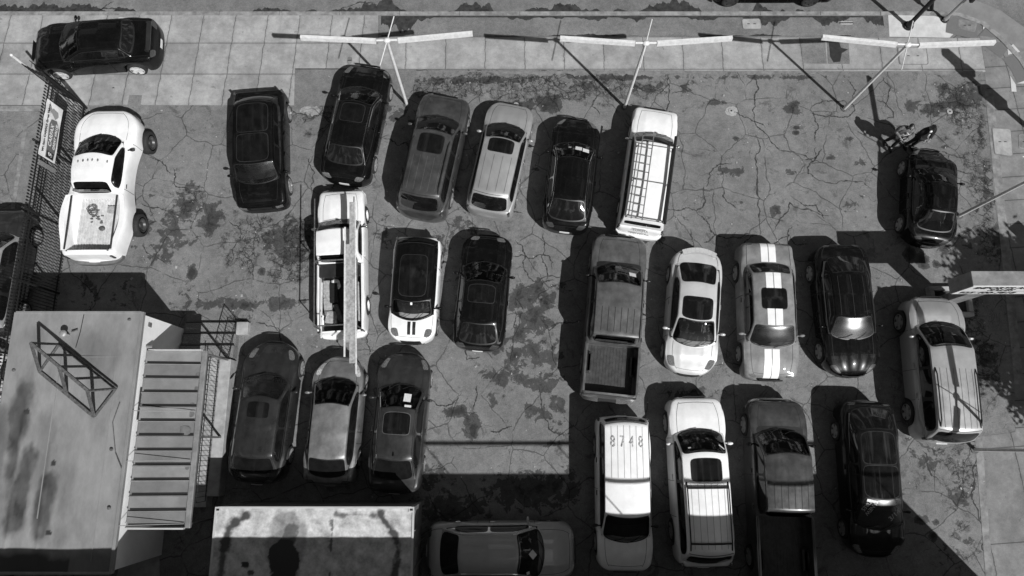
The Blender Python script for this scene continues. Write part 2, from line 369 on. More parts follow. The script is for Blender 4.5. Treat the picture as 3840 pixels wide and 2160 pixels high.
# street one sheet, far to the horizon
tag(MB().sheet([(-400,-400),(400,-400),(400,400),(-400,400)], -.13).build('street', M['street']), kind='structure')
PALE = [(1162,415,38,18,1.3),(2742,417,22,18,1.3)]
def edge_dirt(X, Y):
    return blobfield(STAINS)(X, Y)
lot = grid_mesh('lot_ground', -24, 19.0, -9.0, 16.72, .07, 0.0, {'stain': edge_dirt, 'allig': blobfield(ALLIG), 'pale': blobfield(PALE)}, M['asphalt'])
tag(lot, kind='structure')
tag(MB().sheet([(-60,-60),(40,-60),(40,-9.0),(-60,-9.0)], 0).add([(-60,-9,0),(-24,-9,0),(-24,16.72,0),(-60,16.72,0)], [(0,1,2,3)]).build('ground', M['patch']), kind='structure')
# right pavement block carries on to its own kerb
KX = 22.5
M['sw_left'] = slab_mat('pavement_left', .335, 1.29, 1.36, -14.57, 11.76+1.0, shear=-.055, var=.18, stain=.3)
M['sw_top'] = slab_mat('pavement_top', .33, 1.565, 1.42, .5, 14.33, var=.14)
M['sw_right'] = slab_mat('pavement_right', .215, 1.55, .92, .3, .2, rot=math.radians(-4), var=.08)
M['sw_right2'] = slab_mat('pavement_right_long', .215, 1.55, 3.1, .3, -1.35, rot=math.radians(-4), var=.08)
ysb = 14.33
lx = G(1106, 255).x
def yline(py): return G(1920, py).y
P = MB()
P.sheet([(-60, 12.78), (G(534,395).x, 12.78), (G(534,395).x, 13.25), (G(486,357).x, 13.25), (G(486,357).x, 12.78), (G(486,357).x, 12.78), (G(1103,397).x, 12.78), (lx, ysb), (G(1418,260).x, ysb), (G(1418,52).x, 16.72), (-60, 16.72)][:1]+
        [(G(430,395).x, 12.78), (G(430,395).x,12.79), (G(1103,397).x, 12.78), (lx, ysb), (G(1418,260).x, ysb), (G(1418,52).x, 16.72), (-60, 16.72)], .005)
tag(P.build('pavement', M['sw_left']), kind='structure')
# notch of asphalt cut into the left pavement
tag(MB().sheet(gp((400,422),(400,398),(425,385),(430,392),(478,394),(486,357),(534,357),(528,392),(560,400),(560,430)), .010).build('pavement', M['patch']), kind='structure')
tag(MB().sheet(gp((334,412),(400,418),(385,455),(335,480)), .012).build('pavement', M['concrete']), kind='structure')
xr = 18.62
tag(MB().sheet([(G(1418,260).x+.003, ysb), (xr, ysb-.12), (xr, 15.70), (G(1418,138).x+.003, 15.76)], .006).build('pavement', M['sw_top']), kind='structure')
# grey asphalt planting strip above
tag(MB().sheet([(G(1424,136).x, 15.765), (G(3330,100).x, 15.72), (G(3330,57).x, 16.7), (G(1424,57).x, 16.7)], .007).build('planting_strip', M['patch_mid']), kind='structure')
tag(MB().sheet(gp((1106,257),(1290,257),(1560,262),(1550,330),(1500,395),(1103,397)), .005).build('pavement', M['patch_mid']), kind='structure')
# right-hand pavement, tilted a few degrees; outer edge is a kerb off frame
R1 = [tuple(G(a,b).xy) for a,b in ((3693,277),(3700,340),(3725,715),(3769,1018),(3804,1440),(3807,1620),(3655,1639),(3695,2150))]
R1 += [(R1[-1][0]-.9, -20), (KX-1.8, -20), (KX, 8), (KX, 12.0), (21.8, 13.6), (20.3, 15.2), (18.63, 15.9), (18.63, 14.22)]
tag(MB().sheet(R1, .006).build('pavement', M['sw_right']), kind='structure')
tag(MB().sheet([R1[5], R1[6], R1[7], R1[8], R1[9], (R1[9][0]+1.0, R1[5][1]-.1)], .009).build('pavement', M['sw_right2']), kind='structure')
tag(MB().add([(19.0,-9,0),(19.0,16.0,0),(KX,12.0,0),(KX,-9,0)], [(3,2,1,0)]).sheet([(18.9,16.7),(20.3,15.3),(19.0,14.0),(18.9,13.0)],-.002).build('ground', M['patch']), kind='structure')
# pale concrete strip between lot asphalt and pavement
def strip(a, b, w, z, m, name='kerb_strip'):
    a, b = Vector(a), Vector(b); d = (b-a).normalized(); n = Vector((-d.y, d.x))*w
    tag(MB().sheet([a[:2], b[:2], (b+n)[:2], (a+n)[:2]], z).build(name, m), kind='structure')
M['strip'] = mat('worn_strip', .2, rough=.85, var=.35, vscale=3)
strip(G(3693,343).xy, G(3804,1440).xy, .32, .010, M['strip']); strip(G(3655,1639).xy, G(3695,2160).xy, .25, .010, M['strip'])
# kerbs (real step down to the street)
def kerb_run(pts, w=.17, top=.02):
    m = MB()
    for i in range(len(pts)-1):
        a, b = Vector(pts[i]), Vector(pts[i+1]); d = (b-a).normalized(); n = Vector((-d.y, d.x))*w
        L_ = (b-a).length; k = max(1, int(L_/2.4))
        for j in range(k):
            p = a+(b-a)*(j/k)+d*.008; q = a+(b-a)*((j+1)/k)-d*.008
            m.prism([p[:], q[:], (q+n)[:], (p+n)[:]], -.14, top)
    return m
tag(kerb_run([(-60,16.72),(17.2,16.72)]).build('kerb', M['kerb'], smooth=False), kind='structure')
arc = [tuple(G(a,b).xy) for a,b in ((3500,42),(3600,50),(3690,82),(3760,140),(3830,215),(3900,330))]
arc2 = arc+[(22.4, 12.6), (22.45, 8), (20.7,-20)]
# ramp apron between inner arc and street edge
outer = [tuple(G(a,b).xy) for a,b in ((3505,-14),(3600,-12),(3657,0),(3753,40),(3840,102),(3930,200),(4010,330))]
M['apron'] = mat('apron_concrete', .19, rough=.85, var=.15, vscale=2, bump=.1)
tag(MB().prism(arc+outer[::-1], -.12, .003).build('kerb', M['apron']), kind='structure')
tag(MB().prism([(p[0], p[1]) for p in arc]+[(p[0]-.15, p[1]-.13) for p in arc[::-1]], -.1, .035).build('kerb', M['kerb']), kind='structure')
# corner infill: dark asphalt sectors and bright concrete triangles of the crossing ramp
M['sector'] = mat('ramp_tactile_panel', .13, rough=.8, var=.06, vscale=20)
M['bright_conc'] = mat('bright_concrete', .5, rough=.8, var=.12, vscale=3)
tag(MB().sheet(gp((3330,57),(3500,60),(3545,70),(3620,88),(3560,142),(3335,138)), .011).build('pavement', M['bright_conc']), kind='structure')
tag(MB().sheet(gp((3545,122),(3552,60),(3672,84),(3660,138),(3630,142)), .015).sheet(gp((3668,135),(3703,96),(3765,142)), .015)
    .sheet(gp((3752,218),(3700,180),(3690,160),(3770,158),(3795,166)), .015).sheet(gp((3757,220),(3822,200),(3860,270),(3860,310),(3812,308),(3790,262)), .015).build('ramp_panel', M['sector']), kind='structure')
tag(MB().sheet(gp((3685,112),(3686,88),(3702,96)), .019).sheet(gp((3779,206),(3777,185),(3798,166),(3824,195)), .019).sheet(gp((3787,285),(3808,318),(3811,345),(3792,344)), .019).sheet(gp((3812,314),(3842,303),(3860,314)),.019).build('ramp_marking', M['bright_conc']), kind='structure')

# inspection covers and patches set in the pavement
def cover(label, pts, m, rim=None, cat='cover', name='utility_cover', z=.016, group=None):
    p = [Vector(G(a, b).xy) for a, b in pts]; c = sum(p, Vector((0,0)))/len(p)
    t = thing(name, label, cat, (c.x, c.y, z), group=group)
    poly = []
    n = len(p)
    for i in range(n):
        a, b, d = p[i-1]-c, p[i]-c, p[(i+1)%n]-c
        e1 = (a-b).normalized()*.09; e2 = (d-b).normalized()*.09
        for k in range(5):
            s = k/4; poly.append(tuple((b+e1)*(1-s)**2+b*2*s*(1-s)+(b+e2)*s*s))
    MB().prism(poly, -.004, .004).build('frame', rim or M['concrete_dark'], t)
    MB().prism([(x*.93, y*.93) for x, y in poly], .004, .009).build('lid', m, t)
    e = Vector(poly[0])*0
    MB().box((-.16*abs(p[0].x-c.x)*2, 0, .0105), (.10, .03, .003)).box((.16*abs(p[0].x-c.x)*2, 0, .0105), (.10, .03, .003)).build('lifting_slot', M['seam'], t)
cover('long pale rectangular utility cover in pavement beneath the right light pole', ((3363,178),(3474,178),(3482,243),(3372,243)), M['concrete'])
cover('pale utility cover in the dark strip beside the kerb', ((2780,72),(2850,70),(2856,110),(2784,110)), M['concrete'])
cover('grey tilted utility cover in the kerb corner', ((3593,72),(3665,85),(3655,122),(3588,105)), M['concrete_dark'], M['apron'])
cover('tall pale utility cover in the right hand pavement', ((3717,478),(3790,482),(3797,590),(3728,580)), M['concrete'])
cover('small square dark cover near the left light pole', ((1303,212),(1322,212),(1320,243),(1301,243)), M['concrete_dark'], M['concrete'])
cover('narrow white cover below the kerb behind the right light arm', ((3147,82),(3200,82),(3200,92),(3147,92)), M['bright_conc'], M['bright_conc'])
cover('faint cover in the pavement behind the parked black coupe', ((442,66),(492,66),(492,80),(440,80)), M['bright_conc'], M['concrete'])
cover('pale square cover at right edge by the tall cover', ((3818,505),(3870,507),(3872,560),(3820,556)), M['concrete_dark'], M['concrete'])
t = MB().sheet(gp((3002,150),(3094,152),(3100,240),(3010,238)), .013).sheet(gp((3100,152),(3182,155),(3186,240),(3104,240)), .013).build('pavement', M['patch_mid']); tag(t, kind='structure')
tag(MB().sheet(gp((3106,158),(3146,158),(3153,180),(3180,186),(3156,200),(3150,232),(3125,235),(3112,212),(3110,185)), .017).build('oil_stain', mat('dark_oil', .022, rough=.6, var=.4)), kind='structure')
for i, (a, b) in enumerate(((1935,394),(2742,416),(3561,419),(1506,1060*1.0))):
    if i == 3: continue
    c = G(a, b); t = thing('drain_cap', ['white round cap in cracked asphalt above the silver wagon','white round cap with broken asphalt around it right of the rack truck','white round cap near the two people at the lot corner'][i], 'cap', (c.x, c.y, .008), group=None)
    m = MB(); m.tube([(0,0,0),(0,0,.012)], .11, 16).build('ring', M['concrete'], t); MB().tube([(0,0,.013),(0,0,.018)], .035, 10).build('lid', M['seam'], t)

# individually traced long cracks
def crack_path(pts, seed, rough=.055):
    r = random.Random(seed); P = [Vector(G(a, b).xy) for a, b in pts]
    for it in range(4):
        Q = [P[0]]
        for a, b in zip(P, P[1:]):
            d = b-a; n = Vector((-d.y, d.x)); Q += [(a+b)/2+n*r.uniform(-.17, .17), b]
        P = Q
    return P
CR = [((3040,410),(3060,390),(3110,380),(3160,378),(3200,395),(3205,415),(3190,430),(3150,440),(3100,438),(3050,428),(3040,410)),((1090,400),(1110,425),(1160,445),(1200,430),(1210,400)),((3290,375),(3330,400),(3350,440),(3320,450)),((2590,300),(2560,340),(2520,350)),((2060,280),(2100,330),(2180,350),(2230,330)),((2750,420),(2790,440),(2830,455),(2870,480)),((2830,455),(2830,380),(2845,330),(2830,290)),((2830,455),(2870,500),(2960,570),(3080,610)),((2500,780),(2560,785),(2610,790),(2645,760),(2640,700)),((2610,790),(2650,830),(2680,880),(2760,890),(2840,880)),
 ((2680,880),(2660,905),(2640,910)),((2850,880),(2846,780),(2840,640),(2850,560),(2840,520)),((2650,700),(2660,650),(2690,620),(2740,615)),((2505,280),(2510,340),(2500,430)),((2840,880),(2800,900),(2770,930)),((3060,550),(3040,610),(3030,650),(3060,670),(3200,680),(3260,700)),
 ((3010,600),(3060,590),(3080,560)),((2960,880),(2920,900),(2880,920)),((2960,880),(2990,920),(3030,915)),((2900,870),(2960,780),(2960,760),(3110,810)),((3060,530),(3070,480),(3050,420)),((2250,430),(2220,400),(2250,350),(2230,300)),((1930,900),(1970,960),(1965,1010),(2020,1060),(2110,1040)),
 ((1920,960),(1990,970),(2060,960),(2070,1010)),((2040,870),(2030,960),(2050,1050)),((1960,1080),(2030,1070),(2080,1050)),((1930,1140),(1950,1090),(1960,1070)),((1930,1160),(1930,1230),(2000,1240)),((2000,1170),(2040,1190),(2060,1240),(2100,1210),(2130,1200)),
 ((2020,1450),(2030,1500),(2040,1560),(2060,1610),(2110,1630)),((1790,1445),(1785,1500),(1775,1545)),((1620,1500),(1660,1520),(1700,1510),(1720,1490)),((1700,1545),(1750,1548),(1790,1545)),((1840,1620),(1870,1620),(1920,1600)),((1740,1290),(1750,1350),(1800,1340)),
 ((960,1210),(1050,1240),(1045,1300)),((1380,1240),(1375,1290),(1385,1330)),((560,590),(620,620),(640,650)),((650,630),(660,700),(760,720)),((530,760),(600,780),(680,810)),((860,830),(900,860),(900,900),(870,980)),((910,930),(950,1000),(950,1050)),((850,1150),(890,1190),(930,1200)),
 ((540,910),(570,960),(620,990)),((1210,430),(1240,460),(1190,500)),((1160,590),(1180,650),(1170,720)),((1440,520),(1490,545),(1530,530)),((3330,460),(3380,500),(3400,540)),((3640,600),(3560,580),(3530,570)),((3560,580),(3590,640),(3630,650)),((3180,300),(3210,340),(3190,380)),((3310,290),(3340,330),(3320,400)),
 ((2010,20),(2020,35),(2015,60)),((1260,40),(1290,20),(1420,12),(1440,36)),((350,38),(420,26),(560,38)),((350,30),(400,10),(420,0)),((0,46),(120,42),(240,40),(400,44)),((2970,850),(2955,905),(2920,960)),((1830,560),(1880,600),(1890,650)),((2580,1240),(2600,1160),(2640,1120)),((3590,1310),(3640,1330),(3690,1290),(3720,1250)),((3640,1330),(3660,1400),(3720,1420)),
 ((3460,1690),(3480,1760),(3520,1800)),((3670,1690),(3650,1780),(3660,1900),(3690,2100)),((2590,860),(2600,940),(2640,960)),((1890,710),(1900,780),(1960,800)),((3000,760),(3060,770),(3090,820)),((2710,700),(2730,760),(2760,780))]
cm = MB()
for i, pts in enumerate(CR):
    P_ = crack_path(pts, i); n = len(P_); zz = .0065 if max(p[1] for p in pts) > 60 else -.122
    L_, R_ = [], []
    rr = random.Random(i+99)
    for k, p in enumerate(P_):
        t_ = (P_[min(k+1, n-1)]-P_[max(k-1, 0)]).normalized(); nn = Vector((-t_.y, t_.x))
        w = (.010+.026*rr.random()**2)*min(1, .35+4*min(k, n-1-k)/n); L_.append((*(p+nn*w), zz)); R_.append((*(p-nn*w), zz))
    cm.add(L_+R_, [(k, n+k, n+k+1, k+1) for k in range(n-1)])
tag(cm.build('pavement_cracks', mat('crack_dirt', .034, rough=.9, var=.4, vscale=8)), kind='structure')
# dark dirt along the kerbs, as irregular sheets
def dirt(x0, x1, y, w, z, seed, m, up=1):
    n = 900; X = np.linspace(x0, x1, n); e = w*(.12+2.6*np.clip(fbm(X*.8+seed, X*0+seed, seed, 4)-.42, 0, 1)*(.4+1.2*fbm(X*9, X*0+seed, seed+1, 5)))
    top = [(float(a), y+up*float(b)) for a, b in zip(X, e)]
    mb = MB(); vs = [(a, y, z) for a, _ in top]+[(a, b, z) for a, b in top]
    mb.add(vs, [((i, i+1, n+i+1, n+i) if up > 0 else (i+1, i, n+i, n+i+1)) for i in range(n-1)])
    tag(mb.build('gutter_dirt', m), kind='structure')
M['dirt'] = mat('gutter_dirt', .03, rough=.9, var=.6, vscale=5)
dirt(-22, 15.5, 16.90, .55, -.124, 3, M['dirt'])
dirt(G(1430,60).x, G(3310,60).x, 16.69, .55, .012, 8, M['dirt'], -1)
dirt(G(1560,262).x, 18.5, 14.25, .25, .009, 12, M['concrete_dark'], -1)
dirt(G(1430,136).x, 13.5, 15.78, .10, .011, 15, M['dirt'], 1)
# ---------------------------------------------------------------- vehicles
def table(pts, smooth=.07, step=.02):
    L = pts[-1][0]; n = int(L/step)+2; xs = np.arange(n)*step
    ys = np.interp(xs, [p[0] for p in pts], [p[1] for p in pts])
    if smooth > 0:
        k = max(1, int(smooth/step)); w = np.hanning(2*k+3)[1:-1]; w /= w.sum()
        yp = np.pad(ys, len(w)//2, mode='edge'); ys2 = np.convolve(yp, w, 'valid')[:n]; ys2[0] = ys[0]; ys = ys2
    return lambda s: float(np.interp(s, xs, ys))

WHEELS = {}
def wheel_meshes(R, W, style):
    key = (round(R, 3), round(W, 3), style)
    if key in WHEELS: return WHEELS[key]
    prof = [(R*.70, W*.5), (R*.73, W*.54), (R*.86, W*.55), (R*.97, W*.44), (R, W*.25), (R, -W*.25), (R*.97, -W*.44), (R*.86, -W*.5), (R*.6, -W*.5)]
    n = 28; m = MB(); vs = [(r*math.cos(2*math.pi*k/n), y, r*math.sin(2*math.pi*k/n)) for r, y in prof for k in range(n)]
    m.add(vs, [(i*n+k, i*n+(k+1)%n, (i+1)*n+(k+1)%n, (i+1)*n+k) for i in range(len(prof)-1) for k in range(n)])
    ty = m
    rm = MB(); pr = [(R*.735, W*.535), (R*.67, W*.53), (R*.64, W*.34), (.0, W*.30)]
    if style == 'steel':
        pr = [(R*.60, W*.5), (R*.5, W*.46), (R*.44, W*.2), (R*.3, W*.15), (R*.2, W*.32), (0, W*.33)]
    vs = [(r*math.cos(2*math.pi*k/n), y, r*math.sin(2*math.pi*k/n)) for r, y in pr for k in range(n)]
    rm.add(vs, [(i*n+k, i*n+(k+1)%n, (i+1)*n+(k+1)%n, (i+1)*n+k) for i in range(len(pr)-1) for k in range(n)])
    sp = MB(); ns = {'five': 5, 'ten': 10, 'seven': 7, 'steel': 0}[style]; wd = {5: .085, 10: .04, 7: .06, 0: 0}[ns] if ns else 0
    for k in range(ns):
        a = 2*math.pi*k/ns; c_, s_ = math.cos(a), math.sin(a)
        def pt(r, t, y): return (r*c_-t*s_, y, r*s_+t*c_)
        a0, a1 = wd*.7*R/.33, wd*R/.33
        vs = [pt(R*.1, -a0, W*.46), pt(R*.1, a0, W*.46), pt(R*.67, a1*.9, W*.52), pt(R*.67, -a1*.9, W*.52), pt(R*.1, -a0, W*.33), pt(R*.1, a0, W*.33), pt(R*.67, a1*.8, W*.36), pt(R*.67, -a1*.8, W*.36)]
        sp.add(vs, [(0,1,2,3), (0,3,7,4), (1,5,6,2), (0,4,5,1)])
    if ns: sp.tube([(0, W*.32, 0), (0, W*.49, 0)], R*.17, 14)
    WHEELS[key] = [ty, rm, sp, None, None, None]
    return WHEELS[key]

def add_wheel(root, x, y, R, W, side, style, rimmat, rub=None, dark='alloy_dark'):
    d = wheel_meshes(R, W, style)
    mk = (rimmat,)
    if d[3] is None:
        o = d[0].build('wheel', M['rubber'], smooth=True); d[3] = o.data; bpy.data.objects.remove(o)
        d[4] = {}
    o = bpy.data.objects.new('wheel', d[3]); col.objects.link(o); o.parent = root
    o.location = (x, y, R); o.rotation_euler = (0, rnd.uniform(0, 1), 0 if side > 0 else math.pi)
    if mk not in d[4]:
        mm = MB(); mm.v = list(d[1].v); mm.f = list(d[1].f); nface = len(mm.f)
        mm.add(d[2].v, d[2].f)
        oo = mm.build('rim', [M['alloy_dark'] if style != 'steel' else M[rimmat], M[rimmat]], smooth=True)
        for i, p in enumerate(oo.data.polygons): p.material_index = 1 if (i >= nface or i < 28) else 0
        d[4][mk] = oo.data; bpy.data.objects.remove(oo)
    r = bpy.data.objects.new('rim', d[4][mk]); col.objects.link(r); r.parent = o
    return o

def make_car(name, label, cat, sp, group='vehicles parked in the lot'):
    """sp: pixel points along the centreline + heights and style options. Local frame: +X forward, +Y left."""
    H = sp['H']; W = sp['W']; ty = sp.get('type', 'sedan'); lift = sp.get('lift', 0)
    zb = sp.get('zb', .24)+lift; zc = sp.get('zc', .98)+lift; zf = sp.get('zf', .70)+lift; zd = sp.get('zd', zc+.03)+(lift if 'zd' in sp else 0)
    bump = sp.get('zbump', .55)+lift; H += lift
    zend = sp.get('zend', .62)+lift
    F = G(*sp['F'], .55+lift); R = G(*sp['R'], .55+lift); F.z = R.z = 0
    ax = (F-R).normalized(); L = (F-R).length; 
    def S(key, h):
        p = G(*sp[key], h); p.z = 0; return (F-p).dot(ax)
    sC, sf, sr, sb = S('C', zc), S('rf', H-.04), S('rr', H-.03), S('rb', zd if ty not in ('suv', 'hatch') else sp.get('zrb', 1.05)+lift)
    if ty in ('suv', 'hatch', 'mini'): sb = min(max(sb, sr+.12), L-.10)
    if ty == 'pickup': sb = max(sb, sr+sp.get('rg', .16))
    if 'smin' in sp: pass
    ctr = (F+R)/2; rz = math.atan2(ax.y, ax.x)
    root = thing(name, label, cat, (ctr.x, ctr.y, sp.get('z0', 0)), rz, group)
    root['len'] = round(L, 2)
    print('CAR %-34s L=%.2f C=%.2f rf=%.2f rr=%.2f rb=%.2f' % (label[:34], L, sC, sf, sr, sb))
    X = lambda s: L/2-s
    Df, Dr = sp.get('Df', .62), sp.get('Dr', .45); pf, pr = sp.get('pf', 2.7), sp.get('pr', 3.0)
    RW = sp.get('RW', .335); wb = sp.get('wb', None); oh = sp.get('oh', .86)
    s1 = oh; s2 = L-sp.get('ohr', L*.205) if wb is None else oh+wb
    flare = sp.get('flare', 0)
    def hw(s):
        k = 1.0
        if s < Df: t = max(0, 1-s/Df); k *= max(.0, 1-t**pf)**(1/pf)
        if L-s < Dr: t = max(0, 1-(L-s)/Dr); k *= max(.0, 1-t**pr)**(1/pr)
        x = (s-L/2)/(L/2); k *= 1-sp.get('taper', .035)*abs(x)**2.5-sp.get('tf', 0)*max(0, -x)**2-sp.get('tr', 0)*max(0, x)**2
        wv = W/2*k
        if flare:
            for sw in (s1, s2): wv += flare*math.exp(-abs((s-sw)/sp.get('flw', .42))**(4 if sp.get('flw', .42) < .5 else 2.4))*min(1, k*1.2)
        else:
            for sw in (s1, s2): wv += .012*math.exp(-((s-sw)/.4)**2)*k
        return wv
    bs = be = None
    if ty == 'pickup': bs, be = sb+sp.get('bgap', .06), L-sp.get('tgate', .20)
    pts = [(0, bump), (.04, bump+.05 if ty not in ('suv', 'pickup') else max(bump+.05, zf-.11)), (.12, zf-.04), (.30, zf+.02), (max(.5, sC*.55), (zf*.35+zc*.65)), (sC-.02, zc-.02), (sC+.5, zc+.02), (sr, zd+.02)]
    if ty in ('sedan', 'coupe'): pts += [(sb, zd), (L-.25, zd-sp.get('tdrop', .02)), (L-.10, zd-sp.get('tdrop', .02)-.06), (L-.04, zend+.05), (L, zend)]
    elif ty == 'pickup': 
        zr = sp.get('zr', 1.15)+lift; pts = pts[:-1]+[(sb-.02, zc+.03), (sb+.02, zr), (L-.10, zr), (L-.08, zr-.05), (L-.075, .62+lift), (L, .60+lift)]
    else: pts += [(sb, sp.get('zrb', 1.05)+lift), (L-.06, sp.get('zrb', 1.05)+lift-.08), (L-.05, .66+lift), (L, .60+lift)]
    pts = sorted(pts)
    zt = table(pts, .05 if ty != 'pickup' else .03)
    crown = sp.get('crown', .05)
    def top(s, f):
        w = hw(s); z = zt(s); k = min(1, s/.5, (L-s)/.35+.2); af = abs(f)
        zz = z+crown*k*(1-(af/.9)**2) if af <= .9 else z-(af-.9)/.1*.10*1.0
        if s < sC: zz += sp.get('crease', .012)*k*min(1, max(0, s-.12)/.3)*(math.exp(-((af-.45)/.09)**2)*1.0)+(.035*k*math.exp(-(af/.22)**4) if sp.get('hoodline') else 0)
        return Vector((X(s), f*w, zz))
    # stations
    st = set([0, .004, .015, .035, .07, .11, .16, .22, .30, .4, .5, .62]); q = .7
    while q < L-.5: st.add(round(q, 3)); q += .085
    for e in (.5, .4, .32, .24, .17, .12, .10, .08, .06, .05, .04, .02, .006, 0): st.add(round(L-e, 3))
    if ty == 'pickup':
        for s in (bs-.012, bs+.002, be-.002, be+.012): st.add(round(s, 4))
    st = sorted(st)
    fr = [.88, .8, .70, .60, .52, .45, .38, .30, .20, .10, 0]
    body = MB(); vs = []; ns = 0
    for s in st:
        w = hw(s); z = zt(s); b = zb+.05*max(0, 1-s/.3)+.08*max(0, 1-(L-s)/.35)
        ra = RW+.075
        bside = b; 
        for sw in (s1, s2):
            d = abs(s-sw)
            if d < ra: bside = max(bside, min(z-.16, RW+math.sqrt(ra*ra-d*d)*.98))
        side = [(w*.70, b), (w*.72, bside), (w*.93, bside), (w*.985, bside+.04), (w, bside+.45*(z-bside)*.8), (w*.997, bside+.66*(z-bside)), (w*.978, bside+.86*(z-bside)), (w*.94, z-.025)]
        if ty == 'pickup' and bs < s < be:
            wi = w-sp.get('wall', .10); fl = sp.get('floor', .68)+lift
            dk = [(w*.985-.01, z), (wi+.012, z), (wi, z-.015), (wi-.004, fl+.01), (wi*.8, fl), (wi*.66, fl), (wi*.5, fl), (wi*.33, fl), (wi*.2, fl), (wi*.1, fl), (0, fl)]
        else:
            dk = [(w*f, top(s, f).z) for f in fr]
        half = side+dk; ring = [(-y, zz) for y, zz in half]+[(y, zz) for y, zz in half[::-1][1:]]
        ns = len(ring); vs += [(X(s), -y, zz) for y, zz in ring]
    fs = []
    for i in range(len(st)-1):
        for k in range(ns-1): fs.append((i*ns+k, i*ns+k+1, (i+1)*ns+k+1, (i+1)*ns+k))
        fs.append((i*ns+ns-1, i*ns, (i+1)*ns, (i+1)*ns+ns-1))
    fs += [tuple(range(ns-1, -1, -1))]; fs += [tuple((len(st)-1)*ns+k for k in range(ns))]
    fs = [f[::-1] for f in fs]
    body.add(vs, fs); pm = M[sp['paint']]
    nbody = len(body.f)
    # cabin
    wb0 = sp.get('wbelt', .455); wr = sp.get('wroof', .33 if ty in ('sedan', 'coupe') else .36); wcw = sp.get('wcowl', .43); wrb = sp.get('wrear', .40)
    zg = table([(0, zc), (sC, zc+.01), (sC+(sf-sC)*.5, zc+(H-.03-zc)*.56), (sf, H-.035), ((sf+sr)/2, H), (sr, H-.03), (sr+(sb-sr)*.5, (H-.03)*.54+zd*.46 if ty in('sedan','coupe') else (H-.03)*.6+.4*(sp.get('zrb',1.05)+lift)), (sb, zd+.01 if ty in('sedan','coupe') else (sp.get('zrb', 1.05)+lift if ty != 'pickup' else zc+.06)), (L+.5, zd)], sp.get('gsm', .09) if ty != 'pickup' else .05)
    wt = table([(0, wcw*W), (sC, wcw*W), (sf, wr*W+.015), ((sf+sr)/2, wr*W+.01), (sr, (sp.get('wrr', wr))*W), (sb, wrb*W), (L+.5, wrb*W)], .25)
    bf, br = sp.get('bowf', .20), sp.get('bowr', .12)
    if ty == 'pickup': br = .03
    bow = table([(0, -bf), (sC, -bf), (sf, -bf*.55), (sf+.45, 0), (max(sf+.5, sr-.3), 0), (sr, br*.7), (sb, br), (L+.5, br)], .1)
    wbt = table([(0, wcw*W+.0), (sC, wcw*W+.01), (sC+.5, wb0*W), (sr, wb0*W), (sb, wrb*W+.02), (L+.5, wrb*W)], .2)
    def cab(s, v):
        """v: 0..1 side (belt to roof edge), 1..2 roof edge to centre; sign handled outside"""
        zbelt = zt(s)-.03 if ty != 'pickup' else zc-.02
        ze = zg(s); w0 = wbt(s); w1 = wt(s); eh = .045*min(1, max(0, (ze-zbelt)/.3))
        if v <= 1:
            t = v; y = w0+(w1-w0)*t+.02*math.sin(math.pi*t); z = zbelt+(ze-eh-zbelt)*t; f = 1.0
        else:
            f = 2-v; t = 1-f; y = w1*f; z = ze-eh+eh*(1-f**3.2)+sp.get('rcrown', .03)*(1-f*f)*min(1, max(0, (ze-zbelt)/.4))
        x = X(s+bow(s)*(1-f*f))
        return Vector((x, y, z))
    gw_ = sp.get('gw', .93); ss = list(np.linspace(sC, sb, 46)); vv = [0, .12, .3, .5, .7, .86, .95, 1.0, 1.04, 1.08, 1.2, 1.35, 1.55, 1.78, 2.0]
    cb = MB(); vs = []
    for s in ss:
        half = [cab(s, v) for v in vv]; vs += [(p.x, -p.y, p.z) for p in half]+[tuple(p) for p in half[::-1][1:]]
    nn = 2*len(vv)-1
    fs = [(i*nn+k, (i+1)*nn+k, (i+1)*nn+k+1, i*nn+k+1) for i in range(len(ss)-1) for k in range(nn-1)]
    gwv = 2-gw_
    keep = []
    for i in range(len(ss)-1):
        for k in range(nn-1):
            vmid = (vv[k]+vv[k+1])/2 if k < len(vv)-1 else (vv[nn-1-k]+vv[nn-2-k])/2
            smid = (ss[i]+ss[i+1])/2
            if vmid > 2-gw_+.03 and sC+.07 < smid < sf-.03: continue
            keep.append(fs[i*(nn-1)+k])
    fs = [f[::-1] for f in keep]
    fs.append(tuple((len(ss)-1)*nn+k for k in range(nn))[::1])
    cb.add(vs, fs); ncab = len(cb.f)
    def cabs(s, f):  # f in -1..1 across the top
        p = cab(s, 2-min(1, abs(f))); return Vector((p.x, p.y*(1 if f >= 0 else -1), p.z))
    def patch(fn, a0, a1, b0, b1, nm, m, off=.005, n=10, e=7, parent=root, frame=None, nu=None):
        """rounded patch lying off mm proud of surface fn(a,b)"""
        na = nu or n; vs = []; 
        for i in range(na+1):
            for j in range(n+1):
                p, q = -1+2*i/na, -1+2*j/n
                d = (abs(p)**e+abs(q)**e)**(1/e); mx = max(abs(p), abs(q)); k = mx/d if d > 1e-6 else 1
                a = (a0+a1)/2+(a1-a0)/2*p*k; b = (b0+b1)/2+(b1-b0)/2*q*k
                P = fn(a, b); ha, hb = .01*(1 if a1 > a0 else -1), .01*(1 if b1 > b0 else -1)
                n1 = (fn(a+ha, b)-fn(a-ha, b)).cross(fn(a, b+hb)-fn(a, b-hb))
                n1 = n1.normalized() if n1.length > 1e-9 else Vector((0, 0, 1))
                ref = Vector((0, P.y*1.2, P.z-.35*H)) if P.z > .5*H else Vector((P.x*.3, P.y, .3))
                if n1.dot(ref) < 0: n1 = -n1
                vs.append(P+n1*off)
        mb = MB(); fs = [(i*(n+1)+j, (i+1)*(n+1)+j, (i+1)*(n+1)+j+1, i*(n+1)+j+1) for i in range(na) for j in range(n)]
        # make normals face outwards
        a_, b_, c_ = vs[fs[len(fs)//2][0]], vs[fs[len(fs)//2][1]], vs[fs[len(fs)//2][2]]
